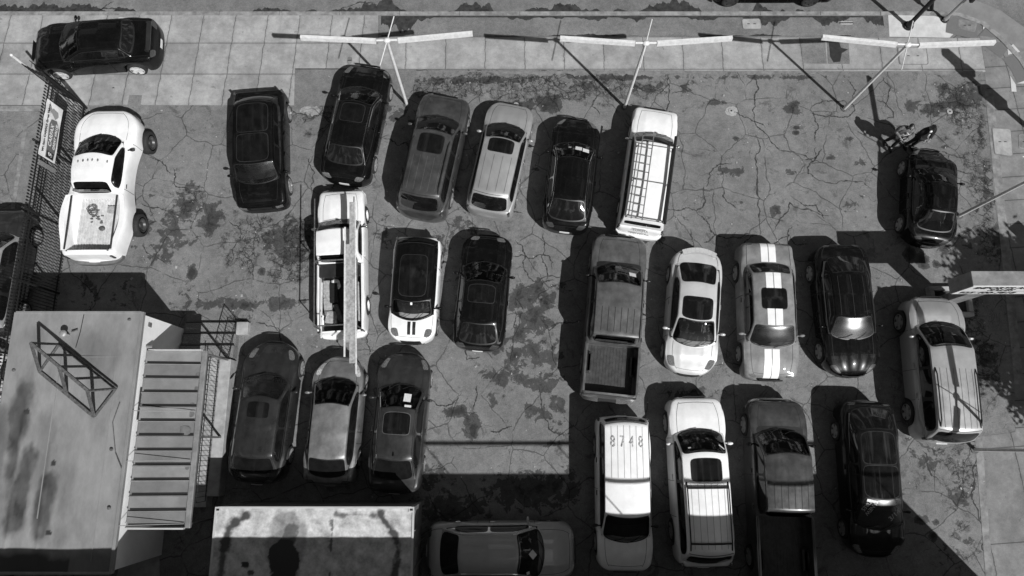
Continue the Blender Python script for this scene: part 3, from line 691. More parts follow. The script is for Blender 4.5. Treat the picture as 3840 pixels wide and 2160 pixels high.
        mid = vs[fs[len(fs)//2][0]]
        if (b_-a_).cross(c_-b_).dot(Vector((0, mid.y, mid.z-.35*H))) < 0: fs = [f[::-1] for f in fs]
        return mb.add(vs, fs).build(nm, m, parent, smooth=True)
    GL = M[sp.get('glass', 'glass')]
    # windscreen with black surround
    gw = gw_
    fm = MB()
    for i in range(56):
        t_ = 2*math.pi*i/56; c_, s__ = math.cos(t_), math.sin(t_); e_ = 9; k_ = 1/(abs(c_)**e_+abs(s__)**e_)**(1/e_)
        for q_, o_ in ((1.0, .006), (.90, .006)):
            a_ = (sC+.015+sf+.015)/2+(sf-sC)/2*c_*k_*(1 if q_ == 1 else .91); b_ = (gw+.02)*s__*k_*(1 if q_ == 1 else .95); p_ = cabs(a_, b_); fm.v.append(tuple(p_+Vector((.004, 0, o_))))
    fm.f = [(2*i, 2*((i+1)%56), 2*((i+1)%56)+1, 2*i+1) for i in range(56)]
    fm.build('windscreen_surround', M['black_trim'], root)
    ws = patch(cabs, sC+.05, sf-.01, -gw, gw, 'windscreen', M[sp.get('wglass', 'screen')], .008, 12, 9)
    if sp.get('rearglass', True):
        g2 = sp.get('gr', .90)
        if ty in ('sedan', 'coupe'):
            patch(cabs, sr+.02, sb-.02, -g2-.02, g2+.02, 'rear_window_surround', M['black_trim'], .004, 12, 7)
            patch(cabs, sr+.05, sb-.06, -g2, g2, 'rear_window', GL, .008, 12, 7)
        elif ty == 'pickup':
            patch(lambda a, b: Vector((X(sb)-.002*0, b*wrb*W*.85, zc+.08+(H-.12-zc)*a)), .1, .92, -1, 1, 'rear_window', GL, 0, 8, 8)
            patch(cabs, sr+.01, sb-.01, -.88, .88, 'rear_window', GL, .008, 10, 8)
        else: patch(cabs, sr+.05, sb-.03, -g2, g2, 'rear_window', GL, .008, 12, 7)
    ribbon_late = []
    # side windows
    sw = sp.get('win')
    if sw is None:
        a = sC+(sf-sC)*.42
        if ty == 'sedan': sw = [(a, (sf+sr)/2-.05), ((sf+sr)/2+.02, sr+(sb-sr)*.35)]
        elif ty == 'coupe' or ty == 'mini': sw = [(a, (sf*.4+sr*.6)-.02), ((sf*.4+sr*.6)+.06, sr+(sb-sr)*.25 if ty == 'coupe' else sr-.05)]
        elif ty == 'pickup': sw = [(a, sb-.22)] if not sp.get('ext') else [(a, a+.95), (a+1.02, sb-.14)]
        else:
            l = sr+.05-a; sw = [(a, a+l*.34), (a+l*.37, a+l*.66), (a+l*.70, a+l*.99)]
    v0, v1 = sp.get('v0', .10), sp.get('v1', .86)
    for sg in (1, -1):
        def sf_(s, v, sg=sg):
            p = cab(s, min(v, 1)); return Vector((p.x, p.y*sg, p.z))
        A, B = sw[0][0], sw[-1][1]
        if sp.get('trimlight'):
            patch(sf_, A-.10, B+.12, v0-.06, v1+.07, 'window_trim', M['chrome'], .004, 8, 5, nu=20)
        else: patch(sf_, A-.06, B+.05, v0-.04, v1+.04, 'window_trim', M['black_trim'] if not sp.get('bodytrim') else pm, .004, 8, 6, nu=20)
        for i, (a, b) in enumerate(sw): patch(sf_, a, b, v0, v1, 'side_window', GL, .009, 8, sp.get('we', 6), nu=10)
    if sp.get('trimlight'):
        for sg in (1, -1): ribbon_late.append((sg, sC+.16, sb-.10))
    # sunroof
    for (a, b, w_) in sp.get('sunroof', []):
        a_, b_ = sf+a*(sr-sf), sf+b*(sr-sf)
        patch(cabs, a_-.02, b_+.02, -w_-.03, w_+.03, 'sunroof_frame', M[sp.get('srframe', 'seam')], .004, 8, 8)
        patch(cabs, a_, b_, -w_, w_, 'sunroof', GL, .008, 8, 8)
    # cabin seen through the windscreen: floor tray, dashboard, seats
    def tray(a, b):
        p = cab(a, .02); return Vector((p.x, p.y*.985*b, (zt(a) if ty != 'pickup' else zc)+crown+.012))
    m = MB(); m.grid(lambda u, v: tray(sC+.04+(sb-.12-sC-.04)*u, -1+2*v), 16, 6); m.build('cabin_floor', M['cabin'], root)
    zz0 = (zt(sC+.3) if ty != 'pickup' else zc)+crown
    m = MB(); m.grid(lambda u, v: Vector((X(sC+.12+.40*u)+.13*(1-(2*v-1)**2), (-.5+v)*wcw*W*1.72, zz0+.03+.05*math.sin(math.pi*u)-.03*u)), 8, 12); m.tube([(X(sC+.58), .20*W, zz0+.10), (X(sC+.60), .20*W+.15, zz0+.13), (X(sC+.58), .20*W+.30, zz0+.10)], .016, 6)
    m.build('dashboard', M[sp.get('dash', 'dash')], root, smooth=True)
    for s_ in ((sf+.32,) if ty in ('pickup', 'coupe') else (sf+.30, sf+1.15)):
        if s_ > sr-.1: continue
        for sg in (1, -1): MB().box((X(s_), sg*.21*W, zz0+.09), (.14, .46, .22), bev=.06).box((X(s_)-.0, sg*.21*W, zz0+.25), (.09, .24, .12), bev=.04).build('seat', M[sp.get('seat', 'seat')], root, smooth=True)
    def ribbon(fn, path, w, nm, m, off=.004, parent=root, mb=None):
        pts_ = [fn(*p) for p in path]; vs = []
        for i, p in enumerate(pts_):
            t = (pts_[min(i+1, len(pts_)-1)]-pts_[max(i-1, 0)]); 
            up = Vector((0, 0, 1)) if abs(p.y) < .44*W or p.z > zc-.02 else Vector((0, 1 if p.y > 0 else -1, 0))
            sd = t.cross(up).normalized()*w/2; vs += [p+sd+up*off, p-sd+up*off]
        fs = [(2*i, 2*i+1, 2*i+3, 2*i+2) for i in range(len(pts_)-1)]
        if mb is not None: mb.add(vs, fs); return mb
        return MB().add(vs, fs).build(nm, m, parent)
    # seams
    sm = MB(); hf = sp.get('hoodf', .74)
    fr0 = sp.get('hs0', .14)
    for sg in (1, -1): ribbon(top, [(s, sg*(hf-.10*max(0, 1-(s-fr0)/.7)**2)) for s in np.linspace(fr0+.06, sC-.05, 14)], .011, '', None, mb=sm)
    ribbon(top, [(fr0+.06+.05*abs(f/hf)**2, f) for f in np.linspace(-hf+.1, hf-.1, 12)], .011, '', None, mb=sm)
    if ty in ('sedan', 'coupe'):
        tf_ = .80
        for sg in (1, -1): ribbon(top, [(s, sg*tf_) for s in np.linspace(sb+.02, L-.10, 8)], .015, '', None, mb=sm)
        ribbon(top, [(L-.10, f) for f in np.linspace(-tf_, tf_, 10)], .015, '', None, mb=sm)
    # door seams down the flank
    dl = [sC+.12]+[(w1[1]+w2[0])/2 for w1, w2 in zip(sw, sw[1:])][:2]
    if ty in ('sedan', 'coupe', 'mini'): dl.append(sw[-1][0]+.35 if ty == 'sedan' else sw[0][1]+.05)
    if ty == 'pickup': dl = [sC+.10, sw[0][1]+.06]
    for d in sorted(set(round(x, 2) for x in dl)):
        for sg in (1, -1):
            vs = []
            for k in range(9):
                z = zb+.1+(zt(d)-.03-zb-.1)*k/8; t = (z-zb)/(zt(d)-zb)
                y = hw(d)*(1.004 if t < .7 else 1.004-.035*(t-.7)/.3)
                vs += [(X(d-.007), sg*y, z), (X(d+.007), sg*y, z)]
            sm.add(vs, [(2*i, 2*i+1, 2*i+3, 2*i+2) for i in range(8)])
    if ty in ('suv', 'hatch', 'mini'): ribbon(cabs, [(sr+.0, f) for f in np.linspace(-.95, .95, 10)], .018, '', None, mb=sm)
    for w_ in (-.035,): pass
    body.add(sm.v, sm.f); bo = body.build('body', [pm, M['seam']], root, smooth=True, ang=42)
    for i in range(nbody, len(bo.data.polygons)): bo.data.polygons[i].material_index = 1
    # cowl strip and wipers
    patch(top, sC-bf-.05, sC+.05, -.80, .80, 'cowl_grille', M['black_trim'], .006, 10, 5)if sp.get('cowl', False) else None
    for f0 in (-.62, .05):
        wp = MB()
        a = cabs(sC+.03, f0); b = cabs(sC+.17+.02, f0+.55)
        mid = cabs(sC+.09, f0+.28)
        wp.tube([a+Vector((.02, 0, .025)), mid+Vector((0.02, 0, .03)), b+Vector((.02, 0, .02))], .009, 5)
        wp.build('wiper', M['black_trim'], root)
    for sg, a_, b_ in ribbon_late: ribbon(cabs, [(s_, sg*.955) for s_ in np.linspace(a_, b_, 22)], .022, 'roof_trim', M['chrome'], off=.012)
    # roof ribs
    if sp.get('ribs'):
        rb_ = MB(); n_, a_, b_ = sp['ribs']
        for k in range(n_):
            f = -.72+1.44*k/(n_-1)
            ribbon(cabs, [(sf+(sr-sf)*t, f) for t in np.linspace(a_, b_, 8)], .016, '', None, off=.006, mb=rb_)
        cb.add(rb_.v, rb_.f)
    ro = cb.build('roof', [M[sp.get('roofpaint', sp['paint'])], M[sp.get('ribmat', 'seam')]], root, smooth=True, ang=50)
    for i in range(ncab, len(ro.data.polygons)): ro.data.polygons[i].material_index = 1
    if sp.get('antenna'):
        p = cabs(sr-.12, 0); MB().box((0, 0, .03), (.14, .035, .06), bev=.015).build('antenna', pm, root).location = p
    if sp.get('rails'):
        a_, b_ = sp['rails']
        for sg in (1, -1):
            P_ = [cabs(sf+(sr-sf)*t, sg*.90)+Vector((0, 0, .07 if 0 < i < 9 else 0)) for i, t in enumerate(np.linspace(a_, b_, 10))]
            MB().tube(P_, .022, 6).build('roof_rail', M[sp.get('railmat', 'black_trim')], root)
    if sp.get('crossbars'):
        for t in sp['crossbars']:
            P_ = [cabs(sf+(sr-sf)*t, f)+Vector((0, 0, .08)) for f in (-.9, -.45, 0, .45, .9)]
            MB().tube(P_, .03, 6).build('crossbar', M['black_trim'], root)
    # mirrors
    for sg in (1, -1):
        s = sC+(sf-sC)*.42+.02; p = cab(s, .02); mz = p.z+.03; 
        m_ = MB().ball((X(s)-.01, sg*(hw(s)+.08), mz+.04), (.055, .105, .06), 10, 6)
        m_.tube([(X(s), sg*(hw(s)-.10), mz-.01), (X(s), sg*(hw(s)+.04), mz+.03)], .024, 6)
        m_.build('wing_mirror', M[sp.get('mirror', sp['paint'])], root, smooth=True)
    # handles
    for (a, b) in sw[:2 if ty != 'coupe' else 1]:
        for sg in (1, -1):
            s = b-.1 if ty == 'coupe' else b-.08; z = zt(s)-.15
            MB().box((X(s), sg*(hw(s)*.985+.012), z), (.17, .03, .03), bev=.01).build('door_handle', M[sp.get('handle', sp['paint'])], root)
    # nose and tail trim strips following the plan outline
    def outline(end, k, z, off):
        s_list = np.linspace(0, Df*.9 if end == 'f' else Dr*.9, 60)
        # find s where hw = |k|*hwmax
        tgt = abs(k)*W/2
        if end == 'f': s = next((x for x in s_list if hw(x) >= tgt), s_list[-1]); x = X(s)+off
        else: s = next((x for x in s_list if hw(L-x) >= tgt), s_list[-1]); x = X(L-s)-off
        return Vector((x, (1 if k >= 0 else -1)*tgt, z))
    def nose(end, k0, k1, z0, z1, nm, m, off=.012, n=10):
        vs = []
        for i in range(n+1):
            k = k0+(k1-k0)*i/n; vs += [outline(end, k, z0, off), outline(end, k, z1, off)]
        bk = [v+Vector((-.03 if end == 'f' else .03, 0, 0)) for v in vs]; n2 = len(vs)
        fs = [(2*i, 2*i+2, 2*i+3, 2*i+1) for i in range(n)]+[(2*i+1, 2*i+3, n2+2*i+3, n2+2*i+1) for i in range(n)]+[(2*i, 2*i+1, n2+2*i+1, n2+2*i), ][:0]
        if (end == 'r') != (k1 < k0): fs = [f[::-1] for f in fs]
        return MB().add(vs+bk, fs).build(nm, m, root)
    nose('f', -.52, .52, zb+.14, bump-.06, 'lower_grille', M['black_trim'])
    gk = sp.get('grille', .42)
    if gk: nose('f', -gk, gk, bump+.01, zf-(.12 if ty in ('suv', 'pickup') else .05), 'grille', M[sp.get('grillemat', 'black_trim')], off=.016 if ty != 'x' else .01)
    nose('r', -.2, .2, .50+lift, .62+lift, 'number_plate', M['plate'], off=.02, n=2) if sp.get('plate', True) else None
    # lamps
    hl = sp.get('lamps', 'lamp'); lf = sp.get('lf', (.14, .42, .70, .95))
    for sg in (1, -1):
        if sp.get('face', ty in ('suv', 'pickup')): nose('f', sg*.56, sg*.84, bump-.02, zf-.12, 'headlight', M['lamp'], off=.018, n=5)
        else: patch(lambda a, b: top(a, sg*b), lf[0], lf[1], lf[2], lf[3], 'headlight', M[hl], .006, 8, 3 if sp.get('round') else 4)
        if ty in ('sedan', 'coupe'):
            patch(lambda a, b: top(a, sg*b), L-.19, L-.07, .60, .93, 'tail_light', M[sp.get('tl', 'tail')], .006, 6, 5)
        elif ty == 'pickup': MB().box((X(L-.10), sg*(hw(L-.12)-.05), .95+lift*.9), (.06, .10, .3), bev=.02).build('tail_light', M['tail'], root)
        else:
            zz = sp.get('zrb', 1.05)+lift-.12; MB().box((X(L-.15), sg*(hw(L-.18)-.05), zz), (.12, .08, .26), bev=.03).build('tail_light', M[sp.get('tl', 'tail')], root)
    if sp.get('bumpers'):
        bm = M[sp['bumpers']]
        for end in ('f', 'r'):
            n = 14; vs = []
            for i in range(n+1):
                k = -.97+1.94*i/n; a = outline(end, k, 0, .07 if end == 'f' else .10); b = outline(end, k, 0, -.06)
                for p, z in ((a, .44), (a, .60), (b, .62), (b, .42)): vs.append((p.x, p.y, z+lift))
            fs = [(4*i+j, 4*i+(j+1)%4, 4*i+4+(j+1)%4, 4*i+4+j) for i in range(n) for j in range(4)]+[(3,2,1,0), tuple(4*n+j for j in range(4))]
            if end == 'f': fs = [f[::-1] for f in fs]
            MB().add(vs, fs).build('bumper', bm, root, smooth=True)
            if end == 'r' and sp.get('step'): 
                o_ = outline('r', 0, 0, .085); MB().box((o_.x+.05, 0, .625+lift), (.16, W*.32, .012)).build('bumper_step', M['black_trim'], root)
    # pickup bed
    if ty == 'pickup' and sp.get('bed', True):
        wi = min(hw(bs+.1), hw(be-.1))-sp.get('wall', .10)-.012; fl = sp.get('floor', .68)+lift
        lm = M[sp.get('bedmat', 'liner')]; m = MB(); n = 15
        for k in range(n):
            y = -wi+.02+(2*wi-.04)*(k+.5)/n; m.box((X((bs+be)/2), y, fl+sp.get('rib', .012)/2), (be-bs-.04, (2*wi)/n*.5, sp.get('rib', .012)))
        m.box((X((bs+be)/2), 0, fl+.002), (be-bs-.03, 2*wi-.02, .004)); m.build('bed_floor', lm, root)
        for sg in (1, -1) if sp.get('arches', True) else ():
            ww = MB(); ww.box((X(s2), sg*(wi-.09), fl+.11), (.75, .17, .22), bev=.06); ww.build('wheel_arch', lm, root)
        for sg in (1, -1):
            rl = MB(); rl.box((X((bs+be)/2), sg*(wi+.055), zt((bs+be)/2)+.012), (be-bs-.05, .07, .022), bev=.008)
            rl.build('bed_rail', M[sp.get('railcap', 'black_trim')], root)
        rl = MB().box((X(be+.03), 0, zt(be-.1)+.002), (.05, 2*wi, .03), bev=.01); rl.build('tailgate_cap', M[sp.get('railcap', 'black_trim')], root)
    # stripes
    for (k0, k1, mm_) in sp.get('stripes', []):
        rngs = sp.get('stripe_parts', ('hood', 'roof', 'trunk'))
        m = MB()
        def strip_(fn, a, b, n=16):
            vs = []
            for i in range(n+1):
                s = a+(b-a)*i/n
                for k in (k0, (k0+k1)/2, k1):
                    w_ = k*W/2; 
                    p = fn(s, w_/max(.2, (hw(s) if fn is top else wt(s)))); vs.append(p+Vector((0, 0, .006)))
            m.add(vs, [(3*i+j, 3*i+j+1, 3*i+j+4, 3*i+j+3)[::-1] for i in range(n) for j in range(2)])
        if 'hood' in rngs: strip_(top, sp.get('st0', .10), sC-bf-.02+.0)
        if 'roof' in rngs: strip_(cabs, sf+.04, sr)
        if 'trunk' in rngs: strip_(top, sb+br, L-.07)
        m.build('racing_stripe', M[mm_], root)
    if sp.get('spoiler_or_glint'):
        z = zd+.10; m = MB(); P_ = [(X(L-.30+(.16*(1-(abs(y)/(.34*W))**2) if not sp.get('spflat') else .10)), y, z+.02-.0*abs(y)) for y in np.linspace(-.32*W, .32*W, 9)]
        for i in range(8): m.beam(P_[i], P_[i+1], .17, .03)
        for sg in (1, -1): m.box((X(L-.27), sg*.31*W, z-.05), (.12, .04, .14))
        m.build('spoiler_or_glint', M[sp['spoiler_or_glint']], root)
    # wheels
    TW = sp.get('TW', .225); out = sp.get('wout', -.01)
    for s in (s1, s2):
        for sg in (1, -1): add_wheel(root, X(s), sg*(hw(s)-TW/2+out), RW, TW, sg, sp.get('wheel', 'five'), sp.get('rim', 'alloy'))
    def world(s, f, where='cab', up=0):
        p = (cabs if where == 'cab' else top)(s, f); return root.location+Matrix.Rotation(rz, 3, 'Z') @ (p+Vector((0, 0, up)))
    return dict(root=root, X=X, L=L, sC=sC, sf=sf, sr=sr, sb=sb, hw=hw, zt=zt, top=top, cabs=cabs, patch=patch, ribbon=ribbon, rz=rz, bs=bs, be=be, H=H, W=W, wt=wt, world=world, nose=nose, outline=outline)
for i_, v_ in enumerate((.20,.225,.185,.26)): M['aw%d' % i_] = mat('awning_metal', v_, rough=.5, metal=.3, var=.15, vscale=1.5)
M['bed_pale'] = mat('scratched_bed', .62, rough=.5, v2=.42, vscale=6)
for n, v, mt, ro in (('black', .005, 0, .25), ('black_soft', .010, .1, .35), ('charcoal', .034, .25, .34), ('grey', .13, .4, .38), ('dark_grey', .07, .35, .34), ('midgrey', .20, .4, .42), ('silver', .40, .45, .42), ('silver_light', .55, .2, .38),
                  ('white', .80, 0, .35), ('white_soft', .72, 0, .4), ('stripe_grey', .19, .0, .5), ('dark_blue', .014, .2, .3), ('graphite', .03, .3, .3), ('sign_grey', .26, .3, .4)):
    M[n] = paint(n, v, mt, ro, .06 if v > .3 else .25)
cars = {}
C_ = make_car
cars['A'] = C_('parked_car', 'black two-door muscle coupe standing alone on the pavement at top left', 'car',
  dict(F=(134,196), C=(243,170), rf=(298,149), rr=(441,142), rb=(498,146), R=(606,166), type='coupe', H=1.45, W=1.92, paint='black', zc=1.0, zd=1.02, zf=.78, Df=.45, pf=3.2, Dr=.4, wb=2.93, oh=.93, RW=.36, rim='alloy_bright', wheel='five', spoiler_or_glint='charcoal', spflat=True, wroof=.32, tl='tail', lf=(.10,.2,.5,.8), z0=.006))  # this paler strip stands in for light reflecting off the boot-lid edge
cars['B'] = C_('pickup_truck', 'white lifted single cab pickup with flared wings and big exposed tyres beside the fence', 'pickup truck',
  dict(F=(432,424), C=(400,531), rf=(374,588), rr=(343,678), rb=(343,697), R=(360,984), type='pickup', H=1.55, lift=.38, W=1.93, paint='white', zc=1.06, zf=.92, zr=1.12, zbump=.7, Df=.75, pf=2.4, wb=3.25, oh=.98, RW=.43, TW=.30, wout=.07, flare=.20, flw=.85, wheel='steel', rim='alloy_dark', bedmat='bed_pale', railcap='liner', wall=.21, rib=.028, arches=False, bumpers='midgrey', rg=.30, wroof=.36, wrr=.34, wcowl=.41, wrear=.38, zb=.34, tgate=.30, floor=.62, mirror='black_trim', plate=True, bowf=.3, handle='black_trim', Dr=.35, pr=3))
cars['C'] = C_('parked_car', 'boxy black estate with panoramic glass roof, nose pointing down, left of the long black sedan', 'car',
  dict(F=(989,789), C=(978,674), rf=(972,604), rr=(979,384), rb=(982,366), R=(988,360), type='suv', taper=.0, Dr=.2, pr=4, wglass='screen_hazy', H=1.72, W=1.84, paint='black', zc=1.1, zf=.92, zbump=.68, zrb=1.15, Df=.35, pf=3.6, wb=2.95, oh=.95, RW=.37, sunroof=[(.04,.46,.78),(.50,.96,.78)], srframe='charcoal', wroof=.38, lf=(.1,.4,.62,.9), trimlight=False))
cars['D'] = C_('parked_car', 'long black sedan with bright window trim, at the foot of the left light pole', 'car',
  dict(F=(1390,251), C=(1367,345), rf=(1352,392), rr=(1309,539), rb=(1295,611), R=(1292,690), H=1.46, W=1.88, paint='black', zf=.74, sunroof=[(.06,.46,.66)], srframe='charcoal', trimlight=True, rim='alloy', wheel='ten', antenna=False, oh=.86, lf=(.2,.55,.7,.93), tl='lamp'))
cars['E'] = C_('parked_car', 'dark grey five-door off-roader with ribbed roof and sunroof beside the silver wagon', 'car',
  dict(F=(1680,372), C=(1648,452), rf=(1632,499), rr=(1570,722), rb=(1562,780), R=(1576,822), type='suv', H=1.76, W=1.90, paint='dark_grey', zc=1.12, zf=.95, zbump=.66, zrb=1.12, Df=.45, pf=3.2, RW=.37, sunroof=[(.06,.34,.62)], ribs=(5,.40,.95), ribmat='grey', rails=(.1,.97), railmat='charcoal', plate=False, wroof=.37, wheel='five'))
cars['F'] = C_('parked_car', 'silver estate car with sunroof and ribbed roof, nose up in the upper row', 'car',
  dict(F=(1925,393), C=(1904,482), rf=(1896,528), rr=(1843,722), rb=(1837,782), R=(1829,816), type='suv', H=1.55, W=1.78, paint='silver', zc=.98, zf=.76, zrb=.98, Df=.6, sunroof=[(.03,.24,.68)], ribs=(4,.30,.95), ribmat='midgrey', wroof=.36, plate=False, rails=None, handle='chrome', gr=.92, bumpers=None))
cars['G'] = C_('parked_car', 'glossy black sedan with papers behind its windscreen, between silver wagon and rack truck', 'car',
  dict(F=(2166,446), C=(2156,552), rf=(2146,599), rr=(2137,740), rb=(2128,822), R=(2116,872), H=1.43, W=1.80, paint='black', trimlight=True, Df=.75, pf=2.3, wheel='ten', antenna=False, tr=.03))
cars['H'] = C_('pickup_truck', 'white pickup with camper shell, roof rack and ladder, nose up in the upper row', 'pickup truck',
  dict(F=(2457,420), C=(2447,510), rf=(2444,539), rr=(2405,818), rb=(2400,846), R=(2392,884), type='suv', H=1.72, W=1.70, paint='white', zc=1.05, zf=.93, zbump=.62, zrb=1.0, Df=.28, pf=3.5, Dr=.2, RW=.35, rails=None, wroof=.41, wrear=.43, wcowl=.43, bumpers='white_soft', win=None, rim='white_soft', wheel='steel', bowf=.13, grille=.4, bowr=.03, mirror='chrome'))
cars['I'] = C_('parked_car', 'small black car alone at far right, nose towards the two people', 'car',
  dict(F=(3482,562), C=(3493,646), rf=(3496,690), rr=(3506,778), rb=(3490,860), R=(3471,924), H=1.45, W=1.74, paint='black', type='sedan', Df=.8, pf=2.2, Dr=.6, pr=2.4, zc=1.0, zd=.98, oh=.78, trimlight=False, cowl=True))
cars['J'] = C_('pickup_truck', 'white work pickup with long boards on its rack and a bed full of scrap timber', 'pickup truck',
  dict(F=(1288,722), C=(1284,834), rf=(1284,862), rr=(1278,950), rb=(1276,966), R=(1290,1262), type='pickup', H=1.62, W=1.68, paint='white', zc=1.02, zf=.93, zr=1.05, Df=.25, pf=3.6, Dr=.2, RW=.34, wroof=.42, wrear=.44, bumpers='white_soft', step=False, rim='white_soft', wheel='steel', mirror='chrome', bowf=.12, railcap='white', tgate=.14))
cars['K'] = C_('parked_car', 'small white hatchback with black roof and two black bonnet stripes, nose down', 'car',
  dict(F=(1545,1291), C=(1552,1178), rf=(1548,1118), rr=(1566,918), rb=(1571,902), R=(1574,893), type='mini', H=1.41, W=1.68, paint='white', roofpaint='black', zc=.98, zf=.86, zrb=1.0, Df=.55, pf=2.3, Dr=.35, wb=2.47, oh=.66, RW=.31, round=True, lf=(.22,.50,.58,.88), lamps='lamp', stripes=[(.04,.17,'black_trim'),(-.17,-.04,'black_trim')], stripe_parts=('hood',), st0=.28, sunroof=[(.08,.80,.70)], srframe='charcoal', wroof=.39, wrear=.42, mirror='black', hoodf=.86, trimlight=False, bowf=.25))
cars['L'] = C_('parked_car', 'black sedan with plain dark roof right of the small white hatchback', 'car',
  dict(F=(1834,880), C=(1822,1000), rf=(1814,1063), rr=(1801,1203), rb=(1794,1283), R=(1791,1317), H=1.44, W=1.82, paint='black', trimlight=False, sunroof=[(.10,.52,.74)], srframe='charcoal', lamps='lamp', lf=(.14,.30,.42,.78), zd=1.04))
cars['M'] = C_('pickup_truck', 'dark grey extended cab pickup with empty bed in the middle of the lot', 'pickup truck',
  dict(F=(2320,895), C=(2315,1010), rf=(2313,1068), rr=(2306,1258), rb=(2304,1276), R=(2275,1500), type='pickup', ext=True, H=1.85, W=1.95, paint='grey', zc=1.16, zf=1.02, zr=1.22, zbump=.7, Df=.4, pf=3.0, RW=.38, wroof=.38, wrear=.40, bumpers='chrome', step=True, ribs=(6,.45,.92), mirror='black_trim', floor=.75, railcap='grey', oh=.92, Dr=.2, bedmat='liner', cowl=True, arches=True))
cars['N'] = C_('parked_car', 'pale silver two-door coupe with dark sunroof and rear wing, nose down', 'car',
  dict(F=(2579,1411), C=(2602,1280), rf=(2609,1192), rr=(2615,1068), rb=(2614,993), R=(2608,941), type='coupe', H=1.40, W=1.82, paint='silver_light', Df=.75, pf=2.3, Dr=.6, pr=2.3, wroof=.34, sunroof=[(.05,.62,.80)], spoiler_or_glint='silver_light', lamps='lamp', lf=(.28,.62,.66,.93), tr=.05, zd=1.02, oh=.82, wheel='five', trimlight=False, bowf=.22))
cars['O'] = C_('parked_car', 'grey muscle car with two wide white stripes from nose to tail', 'car',
  dict(F=(2883,1428), C=(2903,1286), rf=(2905,1214), rr=(2886,1030), rb=(2882,996), R=(2858,915), type='coupe', H=1.44, W=1.93, paint='stripe_grey', stripes=[(.015,.27,'white'),(-.27,-.015,'white')], Df=.38, pf=3.4, Dr=.35, wroof=.35, zf=.8, zd=1.05, RW=.36, wglass='screen_hazy', sunroof=[(.30,.72,.62)], lamps='lamp', lf=(.10,.2,.6,.85), mirror='stripe_grey', oh=.93, st0=.05, wb=2.93))
cars['P'] = C_('parked_car', 'glossy black low coupe with bulging bonnet, nose down beside the striped car', 'car',
  dict(F=(3192,1416), C=(3185,1256), rf=(3190,1182), rr=(3170,1030), rb=(3155,968), R=(3128,921), type='coupe', H=1.38, W=1.91, paint='black', wglass='screen_hazy', Df=.7, pf=2.1, Dr=.55, pr=2.4, tf=.03, tr=.04, wroof=.31, wrear=.36, zf=.78, zd=1.05, RW=.37, lamps='tail', hoodline=True, ribs=(3,.05,.95), ribmat='seam', oh=.95))
cars['Q'] = C_('parked_car', 'silver off-roader parked aslant below the dealership sign', 'car',
  dict(F=(3473,1118), C=(3518,1226), rf=(3556,1306), rr=(3594,1610), rb=(3580,1650), R=(3527,1664), type='suv', H=1.78, W=1.86, paint='silver', zc=1.12, zf=.98, zbump=.68, zrb=1.1, Df=.55, pf=2.8, RW=.38, rails=(.25,.97), ribs=(6,.25,.97), ribmat='midgrey', wroof=.385, wrear=.42, wheel='five', flare=.05))
cars['R'] = C_('parked_car', 'dark sedan with rounded bonnet and paired round headlights at the foot of the stairs', 'car',
  dict(F=(1039,1280), C=(1002,1428), rf=(1002,1504), rr=(976,1706), rb=(970,1766), R=(965,1816), H=1.44, W=1.89, paint='graphite', wglass='screen_hazy', seat='tan_seat_lit_dash', dash='tan_seat_lit_dash', Df=.85, pf=2.15, Dr=.6, pr=2.4, round=True, lamps='lamp', lf=(.30,.66,.66,.88), sunroof=[(.08,.32,.56)], trimlight=False, bowf=.28, wheel='ten', antenna=False))  # dashboard coloured paler to imitate sunlit glare behind the windscreen
cars['S'] = C_('parked_car', 'plain silver grey hatchback under the ends of the long boards', 'car',
  dict(F=(1286,1334), C=(1276,1436), rf=(1256,1524), rr=(1234,1712), rb=(1232,1780), R=(1238,1820), type='sedan', H=1.46, W=1.74, paint='midgrey', Df=.9, pf=2.1, Dr=.35, lamps='lamp_bright', lf=(.30,.74,.70,.90), zd=1.02, wrear=.36, wroof=.34, gr=.96, bowf=.2, zend=.75))
cars['T'] = C_('parked_car', 'dark sedan with sunroof and a white sheet behind its windscreen, rightmost of the left trio', 'car',
  dict(F=(1528,1322), C=(1511,1460), rf=(1498,1538), rr=(1488,1714), rb=(1482,1792), R=(1479,1850), H=1.44, W=1.80, paint='charcoal', Df=.75, pf=2.3, sunroof=[(.10,.52,.72)], srframe='grey', antenna=True, trimlight=True, wheel='ten', handle='chrome', lf=(.25,.6,.72,.93)))
cars['U'] = C_('parked_car', 'white five-door off-roader with faded black digits on its ribbed roof, nose down', 'car',
  dict(F=(2338,2140), C=(2348,2012), rf=(2352,1930), rr=(2344,1592), rb=(2338,1574), R=(2328,1560), type='suv', H=1.74, W=1.80, paint='white', zc=1.10, zf=.97, zbump=.62, zrb=1.1, Df=.45, pf=2.8, RW=.36, ribs=(6,.40,.97), ribmat='silver', wroof=.385, wrear=.43, mirror='black_trim', handle='black_trim', Dr=.25, gw=.95))
cars['V'] = C_('parked_car', 'white off-roader with sunroof and black roof rack, nose up in the bottom row', 'car',
  dict(F=(2594,1489), C=(2622,1628), rf=(2636,1706), rr=(2665,2076), rb=(2660,2100), R=(2636,2126), type='suv', H=1.78, W=1.86, paint='white', zc=1.12, zf=.98, zbump=.66, zrb=1.08, Df=.4, pf=3.0, RW=.38, sunroof=[(.06,.27,.66)], ribs=(6,.30,.95), ribmat='silver', rails=(.28,.97), crossbars=(.34,.90), wroof=.385, wrear=.43, handle='white', flare=.03))
